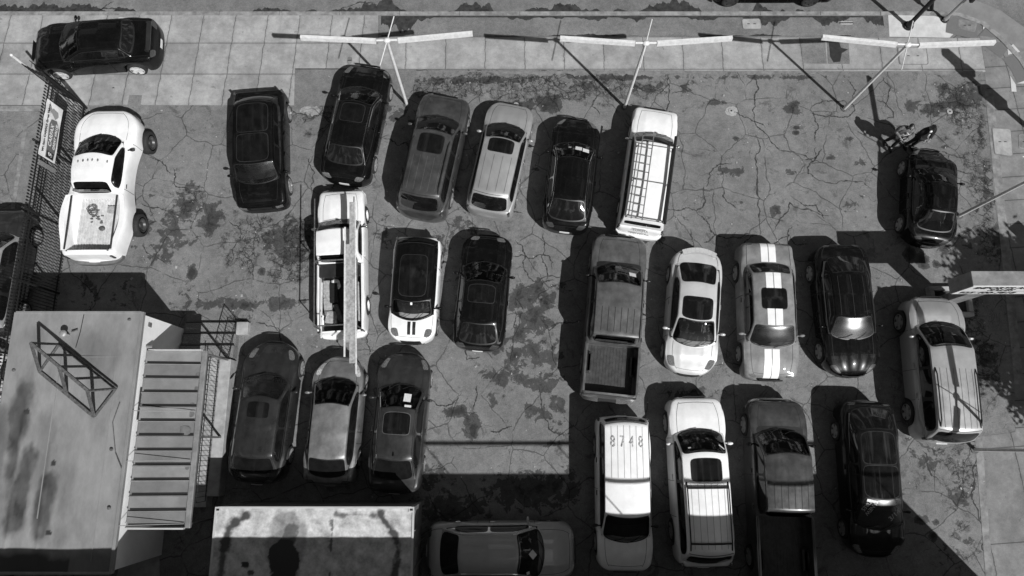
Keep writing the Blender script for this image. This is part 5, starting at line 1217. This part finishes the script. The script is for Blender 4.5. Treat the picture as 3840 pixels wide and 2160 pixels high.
MB().box(((rx0+rx1)/2, (ry0+ry1)/2, 1.45), (rx1-rx0-.10, ry1-ry0-.10, 2.9)).build('wall', M['stucco'], off)
e = MB(); e.box((rx1-.02,(ry0+ry1)/2,2.97),(.10,ry1-ry0+.04,.14), bev=.01).box(((rx0+rx1)/2,ry1,2.97),(rx1-rx0-.1,.08,.13), bev=.01).box(((rx0+rx1)/2,ry0,2.97),(rx1-rx0-.1,.08,.13), bev=.01)
e.build('roof_edge', M['tinroof'], off)
MB().box((rx1-.034,1.2,1.55), (.02,1.0,2.05)).build('door', M['charcoal'], off); 
for y_ in (-.9,): w = MB().box((rx1-.034,y_,1.9), (.02,1.1,1.0)).build('window', M['glass'], off); MB().box((rx1-.02,y_,1.37),(.06,1.2,.06)).build('sill', M['concrete'], w)
MB().box((rx1-.034, 3.72, 2.45), (.03,.14,.20), bev=.01).build('wall_lamp', M['midgrey'], off)
MB().tube([(rx1-.02,3.0,2.55),(rx1+.16,3.0,2.5)], .05, 8).build('vent_pipe', M['midgrey'], off)
v = thing('roof_vent', 'small bent metal vent on the office roof', 'vent', (-13.95, 3.30, 3.02)); MB().tube([(0,0,0),(0,0,.22),(.02,-.02,.28)], .035, 8).build('pipe', M['silver'], v); MB().ball((0,0,.29), (.12,.12,.06), 12, 6).build('cap', M['silver'], v); MB().tube([(.1,.1,.05),(.28,.16,.05)], .02, 6).build('stay', M['rust_iron'], v)
rs_ = MB().box(((rx0+rx1)/2, 2.62, 3.012), (rx1-rx0-.3, .03, .012)).box((-14.1, .2, 3.016), (.03, 4.8, .02)).box((-12.35, .2, 3.012), (.02, 7.2, .01)).build('roof_seam', M['tinroof'], off)
for (x_, y_) in ((-12.1,3.8),(-12.15,-.2),(-12.0,-1.9),(-15.5,2.2)): MB().ball((x_, y_, 3.03), (.06,.05,.03), 8, 5).build('flashing', M['rust_iron'], off)
ln = MB().tube([(-13.55,3.95,3.04),(-13.58,3.4,3.05),(-13.66,2.9,3.04)], .012, 5).build('roof_seam', M['seam'], off)
cb_ = MB().tube([(-12.05,1.2,3.06),(-12.2,.6,3.05),(-12.0,-.3,3.05),(-11.75,-.75,3.07)], .012, 5).build('loose_cable', M['rust_iron']); tag(cb_, 'thin cable lying across the office roof towards the awning', 'cable')
# steel frame on the roof
fr = thing('roof_truss', 'dark slanting steel ladder frame bolted on the office roof', 'frame', (-13.4, 1.8, 3.0))
o0 = Vector((-13.4, 1.8, 3.0))
A1, A2 = G(116,1286,4.25), G(330,1465,4.25); B1, B2 = G(223,1291,3.12), G(436,1457,3.12); D1, D2 = G(148,1392,3.06), G(352,1562,3.06)
def bb(a, b, nm, w=.06, h=.05, m='rust_iron'): MB().beam(a-o0, b-o0, w, h).build(nm, M[m], fr)
bb(A1, A2, 'beam', .085, .07); bb(B1, B2, 'beam', .10, .09); bb(D1, D2, 'beam', .09, .08)
for k in range(5): f = (k/4); bb(A1.lerp(A2, f), B1.lerp(B2, f), 'rung')
for k in (0, .5, 1): bb(A1.lerp(A2, k*.985), D1.lerp(D2, k), 'leg', .07, .07)
bb(B1, D1+Vector((.02,0,0)), 'brace', .05, .05); bb(B2, D2+Vector((.02,0,0)), 'brace', .05, .05)
E1 = B1.copy(); E1.z = 3.05; E1 += Vector((.1,-.1,0)); E2 = B2.copy(); E2.z = 3.05; E2 += Vector((-.05,-.3,0))
# awning
aw = thing('awning', 'long corrugated metal awning fixed to the office side above the walkway', 'awning', (0,0,0))
ax0, ax1, ay0, ay1 = rx1+.05, -9.86, -2.50, 2.86
npan = 12; dy = (ay1-ay0)/npan
def az(x): return 2.62-(x-ax0)/(ax1-ax0)*.20
for k in range(npan):
    y0_ = ay0+k*dy; prof = [(0,.055),(.03,.055),(.05,0),(dy-.02,0),(dy,.05)]
    vs = [(x, y0_+u, az(x)+w) for x in (ax0, ax1-.06) for u, w in prof]; n = len(prof)
    MB().beam((ax0+.06, y0_+.085, az(ax0+.06)+.010), (ax1-.12, y0_+.085, az(ax1-.12)+.010), .05, .012).build('seam', M['seam'], aw)
    MB().add(vs, [(i, n+i, n+i+1, i+1) for i in range(n-1)]).build('roof_panel', M['aw%d' % (k % 4)] if ('aw0' in M) else M['silver'], aw)
MB().box((ax1, (ay0+ay1)/2, az(ax1)+.02), (.17, ay1-ay0+.06, .12), bev=.015).build('gutter', M['sign_grey'], aw)
MB().box(((ax0+ax1)/2, ay0-.03, az(ax0)-.05), (ax1-ax0-.1, .05, .13)).build('edge_beam', M['silver_light'], aw)
MB().box(((ax0+ax1)/2, ay1+.02, az(ax0)-.05), (ax1-ax0-.1, .05, .13)).build('edge_beam', M['silver_light'], aw)
for y_ in (ay1-1.9, ay1-3.4, ay0+.1): MB().tube([(ax0, y_, 3.02), (ax1-.1, y_, az(ax1)+.08)], .012, 6).build('stay_rod', M['silver'], aw)
for y_ in (ay0+.05, (ay0+ay1)/2, ay1-.05): MB().box((ax1-.05, y_, 1.46), (.06,.06,1.92)).build('post', M['midgrey'], aw)
for (px_, py_, rx_, ry_) in ((681,1617,.32,.17),(738,1409,.11,.10),(734,1460,.09,.09),(716,1552,.10,.10),(700,1753,.08,.07),(718,1516,.09,.05)):
    c = G(px_, py_, 2.47); n = 14; mb = MB(); mb.add([(c.x+rx_*math.cos(a)*(.9+.2*rnd.random()), c.y+ry_*math.sin(a)*(.9+.2*rnd.random()), az(c.x)+.006) for a in np.linspace(0, 6.28, n, endpoint=False)], [tuple(range(n))]); mb.build('rust_spot', M['midgrey'], aw)
# landing, kerb wall and stairs
ld = thing('entrance_steps', 'concrete landing and three gravelly steps beside the office', 'steps', (0,0,0))
M['gravelly'] = mat('gravelly_concrete', .24, rough=.9, v2=.10, vscale=28, bump=.5, bscale=50)
MB().box((-10.95, .4, .24), (1.46, 5.0, .48)).build('landing', M['concrete'], ld)
MB().box((-10.00, .55, .27), (.40, 4.6, .54), bev=.02).build('kerb_wall', M['concrete'], ld)
for k in range(3):
    MB().box((-10.75, 2.92+.205+.43*k, (.40-.13*k)/2), (1.9, .42, .40-.13*k)).build('step', M['gravelly'], ld)
    MB().box((-10.75, 2.92+.43*(k+1)-.0, .40-.13*k-.025), (1.9, .035, .04)).build('edge_strip', M['seam'], ld)  # thin dark strip along the outer edge of each tread
MB().box((-9.62, 3.98, .14), (.42, .46, .28), bev=.02).build('pier', M['concrete'], ld)
rl = thing('handrail', 'black iron handrail along the walkway under the awning', 'railing', (-10.22, 0, .48))
y0_, y1_ = -1.9, 2.80
for z in (.08, .88, .74): MB().tube([(0,y0_,z),(0,y1_,z)], .016, 6).build('rail', M['black_iron'], rl)
k = y0_
while k <= y1_: MB().tube([(0,k,.0),(0,k,.88)], .009, 5).build('baluster', M['black_iron'], rl); k += .165
rl = thing('stair_rail', 'sloping black iron stair rail on the outer side of the steps', 'railing', (-9.86, 2.85, 0))
S0, S1 = (0,0,1.36), (0,1.4,.98)
MB().tube([(0,0,.45),S0,S1,(0,1.4,.05)], .018, 6).build('rail', M['black_iron'], rl); MB().tube([(0,0,.6),(0,1.4,.22)], .014, 6).build('lower_rail', M['black_iron'], rl)
for k in range(1, 9): f = k/9; MB().tube([(0,1.4*f,.6-.38*f),(0,1.4*f,1.36-.38*f)], .009, 5).build('baluster', M['black_iron'], rl)

# ---------------------------------------------------------------- shipping container
def cont_stain(X, Y):
    x = X+8.98; y = -1.91-Y  # metres from top left corner
    nz = fbm(X*2.2, Y*2.2, 21, 5)-.5; o = np.zeros_like(X)
    def seg(x0, y0, x1, y1, r, s, soft=.10):
        nonlocal o
        dx, dy = x1-x0, y1-y0; t = np.clip(((x-x0)*dx+(y-y0)*dy)/(dx*dx+dy*dy), 0, 1); d = np.hypot(x-x0-t*dx, y-y0-t*dy)+nz*.28
        o = np.maximum(o, s*np.clip((r-d)/soft, 0, 1))
    nz = fbm(X*4.5, Y*4.5, 21, 5)-.5
    seg(.95,.22,.45,.6,.20,.95); seg(.45,.6,.33,1.2,.17,.95); seg(.33,1.2,.30,2.3,.12,.85)
    seg(2.15,.55,2.05,1.4,.50,.45,.12); seg(2.6,.6,2.55,1.5,.25,.45,.12); seg(2.3,.65,2.25,1.4,.30,.85,.12); seg(2.15,1.35,2.2,2.6,.46,1,.05)
    seg(3.65,.22,5.0,.22,.09,.8); seg(5.0,.22,5.45,.8,.17,.95); seg(5.45,.8,5.62,1.5,.13,.9); seg(5.62,1.5,5.4,2.4,.15,.9); seg(3.4,2.42,4.6,2.40,.14,.7)
    seg(1.0,1.62,1.05,1.64,.10,1,.03); seg(1.18,1.85,1.2,1.86,.08,.9,.03); seg(3.55,.4,3.56,2.0,.035,.8,.03); seg(3.8,.5,5.2,1.9,.10,.25,.3)
    return o
M['cont_roof'] = stained('container_roof', .50, .035, 3.2, False)
M['cont_side'] = mat('container_side', .20, rough=.6, var=.3, vscale=2, bump=.05)
ct = thing('shipping_container', 'pale shipping container with rust-stained roof at bottom centre', 'container', (0,0,0))
cx0, cx1, cy0, cy1 = -8.98, -2.99, -4.36, -1.92
grid_mesh('roof', cx0, cx1, cy0, cy1, .03, 2.6, {'stain': cont_stain}, M['cont_roof'], ct, lambda X, Y: 2.592+.006*np.sin(X*9)+.008*fbm(X*1.5, Y*1.5, 3))
m = MB(); n = 60
for yv, sg in ((cy1-.03, 1), (cy0+.03, -1)):
    for k in range(n):
        xa = cx0+.1+(cx1-cx0-.2)*k/n; w = (cx1-cx0-.2)/n; m.box((xa+w*.3, yv-(.012*sg), 1.32), (w*.6, .02, 2.40))
MB().box(((cx0+cx1)/2,(cy0+cy1)/2,1.33), (cx1-cx0-.12, cy1-cy0-.12, 2.5)).build('body', M['cont_side'], ct)
m.build('corrugated_side', M['cont_side'], ct)
MB().box(((cx0+cx1)/2, cy1+.0, 2.585), (cx1-cx0-.12,.06,.09)).box(((cx0+cx1)/2, cy0, 2.585), (cx1-cx0-.12,.06,.09)).box((cx0,(cy0+cy1)/2,2.585),(.06,cy1-cy0-.12,.09)).box((cx1,(cy0+cy1)/2,2.585),(.06,cy1-cy0-.12,.09)).build('top_rail', M['silver_light'], ct)
for x_ in (cx0+.06, cx1-.06):
    for y_ in (cy0+.06, cy1-.06):
        MB().box((x_, y_, 1.3), (.13,.13,2.5)).build('corner_post', M['silver'], ct)
        c_ = MB().box((x_, y_, 2.60), (.17,.16,.07)).build('corner_casting', M['silver_light'], ct); MB().box((x_, y_, 2.637), (.09,.06,.004)).build('lock_hole', M['seam'], c_)
for y_ in (-3.7,-3.1,-2.6): MB().tube([(cx1+.04,y_,.15),(cx1+.04,y_,2.5)], .02, 6).build('lock_bar', M['midgrey'], ct)

# ---------------------------------------------------------------- building off the bottom edge (casts the long shadow), tree off the right edge
hb = 7.0; yb_ = -1.03-.67*hb; xb_ = 12.6+.602*hb
nb = thing('neighbour_building', 'plain two-storey building just outside the bottom edge', 'building', (0,0,0))
MB().box(((xb_-50)/2, yb_-8, hb/2-.1), (xb_+50, 15.9, hb-.2)).build('wall', M['concrete_dark'], nb)
MB().box(((xb_-50)/2, yb_-8, hb-.1), (xb_+50.1, 16, .2)).build('roof', M['midgrey'], nb)
for i in range(18):
    x_ = -36+i*3; w = MB().box((x_, yb_+.0-.04, 4.9), (1.4,.06,1.3)).build('window', M['glass'], nb); MB().box((x_, yb_, 4.22), (1.6,.1,.07)).build('sill', M['concrete'], w)
hr = 1.48
g_ = MB().tube([(2.0, yb_+.02, hb+hr), (xb_, yb_+.02, hb+hr)], .065, 8).build('roof_rail', M['midgrey'], nb)
for i in range(4): MB().tube([(2.05+i*4.6, yb_-.02, hb), (2.05+i*4.6, yb_-.02, hb+hr)], .02, 6).build('rail_post', M['midgrey'], nb)
tr = thing('street_tree', 'broad-leaved street tree just outside the right edge', 'tree', (22.2, .35, 0))
MB().tube([(0,0,0),(.05,.05,1.5),(-.05,.1,3.2),(0,0,4.6)], [.20,.16,.13,.09], 10).build('trunk', M['wood_dark'], tr, smooth=True)
m = MB(); rt = random.Random(11)
for k in range(9):
    a = k*.7; m.tube([(0,0,2.8+.15*k), (.9*math.cos(a), .9*math.sin(a), 4+.12*k), (1.9*math.cos(a+.2), 1.9*math.sin(a+.2), 5+.15*k)], [.07,.05,.02], 6)
m.build('limb', M['wood_dark'], tr)
M['leaf'] = mat('leaf', .06, rough=.6, var=.4, vscale=3)
m = MB(); cl = [(rt.uniform(-2.6,2.6), rt.uniform(-3.2,3.2), 5.6+rt.gauss(0,.7)) for _ in range(230)]
for c in cl:
    if (c[0]/2.3)**2+(c[1]/2.9)**2 > 1: continue
    for _ in range(300):
        p = Vector(c)+Vector((rt.gauss(0,.30), rt.gauss(0,.30), rt.gauss(0,.25))); q = Quaternion((rt.gauss(0,1),rt.gauss(0,1),rt.gauss(0,1),rt.gauss(0,1))).normalized(); s = rt.uniform(.09,.16)
        m.add([p+q @ Vector(v) for v in ((-s,0,0),(0,-s*.5,0),(s,0,0),(0,s*.5,0))], [(0,1,2,3)])
m.build('crown', M['leaf'], tr)

# ---------------------------------------------------------------- two people
def skin_mesh(name, verts, edges, radii, m, parent, sub=1, root=0):
    me = bpy.data.meshes.new(name); me.from_pydata(verts, edges, []); o = bpy.data.objects.new(name, me); col.objects.link(o)
    o.modifiers.new('s', 'SKIN'); md = o.modifiers.new('u', 'SUBSURF'); md.levels = md.render_levels = sub
    for i, r in enumerate(radii):
        sv = me.skin_vertices[0].data[i]; sv.radius = r if isinstance(r, tuple) else (r, r); sv.use_root = (i == root)
    dg = bpy.context.evaluated_depsgraph_get(); dg.update(); nm = bpy.data.meshes.new_from_object(o.evaluated_get(dg)); bpy.data.objects.remove(o)
    nm.name = name; nm.materials.clear(); nm.materials.append(M[m]) ; nm.polygons.foreach_set('use_smooth', [True]*len(nm.polygons))
    r = bpy.data.objects.new(name, nm); col.objects.link(r); r.parent = parent; return r
def person(label, loc, yaw, hgt, top, trous, hair, shoe, elbowL, handL, elbowR, handR, step, broad=1.0, collar=None):
    t = thing('person', label, 'person', loc, yaw); k = hgt/1.75
    S = lambda p: (p[0]*k, p[1]*k, p[2]*k)
    hipz = .92; A = (step, .10, .0); B = (-step, -.10, 0)
    # body (skin): torso, neck, head, limbs, one surface. faces +X
    V = [(0,0,.96),(0,0,1.12),(0,0,1.30),(0,0,1.44),(.01,0,1.52),(.03,0,1.60),(.04,0,1.68),
         (.0,.19*broad,1.42),(0,-.19*broad,1.42), elbowL, handL, elbowR, handR,
         (.01,.10,.90),(.02+step*.5,.11,.50),(step,.11,.09),(step+.16,.13,.04),(.01,-.10,.90),(.02-step*.5,-.11,.50),(-step,-.11,.09),(-step+.16,-.13,.04)]
    E = [(0,1),(1,2),(2,3),(3,4),(4,5),(5,6),(3,7),(3,8),(7,9),(9,10),(8,11),(11,12),(0,13),(13,14),(14,15),(15,16),(0,17),(17,18),(18,19),(19,20)]
    Rr = [(.15,.11),(.13,.10),(.15,.11),(.10,.10),.055,.075,.07,.06,.06,.042,.030,.042,.030,.085,.058,.042,.035,.085,.058,.042,.035]
    skin_mesh('body', [S(v) for v in V], E, [tuple(x*k for x in r) if isinstance(r, tuple) else r*k for r in Rr], 'skin', t)
    # head detail
    hd = MB(); c = Vector(S((.045,0,1.655))); hd.ball(c, (.098*k,.078*k,.118*k), 16, 12)
    hd.ball(c+Vector((.10*k,0,-.01)), (.022,.014,.022), 8, 6).ball(c+Vector((.0,.078*k,-.005)), (.02,.012,.03), 8, 6).ball(c+Vector((.0,-.078*k,-.005)), (.02,.012,.03), 8, 6)
    hd.build('head', M['skin'], t, smooth=True)
    MB().ball(c+Vector((.088*k,.03,.01)), .011, 8, 6).ball(c+Vector((.088*k,-.03,.01)), .011, 8, 6).box(c+Vector((.088*k,0,-.055)), (.012,.045,.008)).build('eyes_and_mouth', M['black_trim'], t)
    MB().ball(c+Vector((-.022,0,.028)), (.098*k,.088*k,.105*k), 16, 12).build('hair', M[hair], t, smooth=True)
    # clothing
    kt = 1.0
    Vt = [(0,0,.93),(0,0,1.08),(0,0,1.28),(0,0,1.43),(0,.20*broad,1.425),(0,-.20*broad,1.425), elbowL, tuple(a*.86+b*.14 for a, b in zip(handL, elbowL)), elbowR, tuple(a*.86+b*.14 for a, b in zip(handR, elbowR))]
    skin_mesh('jacket', [S(v) for v in Vt], [(0,1),(1,2),(2,3),(3,4),(3,5),(4,6),(6,7),(5,8),(8,9)], [(.17*k,.25*broad*k),(.16*k,.24*broad*k),(.16*k,.24*broad*k),(.12*k,.15*k),.10*k,.10*k,.075*k,.052*k,.075*k,.052*k], top, t)
    Vp = [(0,0,.95),(.01,.10,.86),(.02+step*.5,.115,.50),(step,.11,.12),(.01,-.10,.86),(.02-step*.5,-.115,.50),(-step,-.11,.12)]
    skin_mesh('trousers', [S(v) for v in Vp], [(0,1),(1,2),(2,3),(0,4),(4,5),(5,6)], [(.165*k,.13*k),.10*k,.078*k,.068*k,.10*k,.078*k,.068*k], trous, t)
    for sx, sy in ((step, .12), (-step, -.12)):
        MB().ball(S((sx+.07, sy, .05)), (.155*k,.055*k,.055*k), 12, 8).build('shoe', M[shoe], t, smooth=True)
    if collar: MB().ball(S((.055,0,1.47)), (.08*k,.075*k,.06*k), 10, 6).ball(S((.145,.02,1.28)), (.03,.035,.08), 8, 6).build('shirt_collar', M[collar], t, smooth=True)
    # hands: palm, four unequal curled fingers and a side thumb
    for side, (el, ha) in (('L', (elbowL, handL)), ('R', (elbowR, handR))):
        el, ha = Vector(el), Vector(ha); d = (ha-el).normalized(); u = d.cross(Vector((0,0,1))).normalized(); dn = d.cross(u).normalized(); dn = -dn if dn.z > 0 else dn
        P0 = ha; V_ = [P0-d*.01, P0+d*.045]; E_ = [(0,1)]; R_ = [(.022,.014), (.034,.013)]
        for j, (off_, ln_) in enumerate(((-.028,.062),(-.009,.070),(.010,.066),(.028,.052))):
            n0 = len(V_); a = P0+d*.06+u*off_; V_ += [a, a+d*ln_*.5+dn*.008, a+d*ln_*.85+dn*.030]; E_ += [(1,n0),(n0,n0+1),(n0+1,n0+2)]; R_ += [.0095,.0088,.007]
        n0 = len(V_); a = P0+d*.015+u*(-.03 if side == 'L' else .03); o2 = u*(-1 if side == 'L' else 1); V_ += [a+o2*.012+d*.015, a+o2*.028+d*.045+dn*.01]; E_ += [(0,n0),(n0,n0+1)]; R_ += [.011,.009]
        skin_mesh('hand', [tuple(v*k) for v in V_], E_, [tuple(x*k for x in r) if isinstance(r, tuple) else r*k for r in R_], 'skin', t)
    return t
M['sweater'] = mat('patterned_sweater', .19, rough=.9, v2=.07, vscale=7, detail=2); M['hair_dark'] = mat('dark_hair', .02, rough=.5); M['hair_grey'] = mat('grey_hair', .10, rough=.6); M['shirt'] = mat('white_shirt', .75, rough=.7)
pt = person('person in a pale patterned sweater and dark trousers, left of the two', (14.38, 11.12, 0), math.radians(-100), 1.72, 'sweater', 'cloth_black', 'hair_dark', 'cloth_black',
   (.06,.30,1.16), (.27,.12,1.10), (.04,-.30,1.16), (.28,-.10,1.16), .12, 1.32)
m = MB()
for a, b in (((.17,.12,1.34),(.19,-.04,1.20)),((.19,-.08,1.30),(.18,-.16,1.12)),((.18,.16,1.10),(.19,.05,1.02)),((.17,-.02,1.42),(.19,.06,1.33))): m.tube([Vector(a), Vector(b)], .014, 5)
m.build('sweater_pattern', M['shirt'], pt)
person('person all in black with an open white collar, right of the two', (15.12, 11.06, 0), math.radians(-75), 1.76, 'cloth_black', 'cloth_black', 'hair_grey', 'cloth_black',
   (.08,.30,1.16), (.30,.06,1.14), (.08,-.30,1.16), (.30,-.04,1.10), .05, 1.2, 'shirt')

# tiny litter, grit and leaves over the lot
m = MB(); rl_ = random.Random(5)
for _ in range(420):
    x_, y_ = rl_.uniform(-16, 18), rl_.uniform(-2, 14.2); s_ = rl_.uniform(.012, .03)*(1 if rl_.random() < .9 else 1.8); a_ = rl_.uniform(0, 3.1)
    m.box((x_, y_, s_*.3), (s_*2, s_*1.3, s_*.6), rot=a_)
tag(m.build('grit', M['concrete']), 'pale grit and scraps scattered over the lot', 'grit', kind='stuff')
m = MB()
for _ in range(300):
    x_, y_ = rl_.uniform(-16, 18), rl_.uniform(-2, 14.2); s_ = rl_.uniform(.015, .04); a_ = rl_.uniform(0, 3.1)
    m.box((x_, y_, s_*.2), (s_*2, s_*1.1, s_*.4), rot=a_)
tag(m.build('dead_leaves', M['wood_dark']), 'small dark leaves scattered over the lot', 'leaves', kind='stuff')
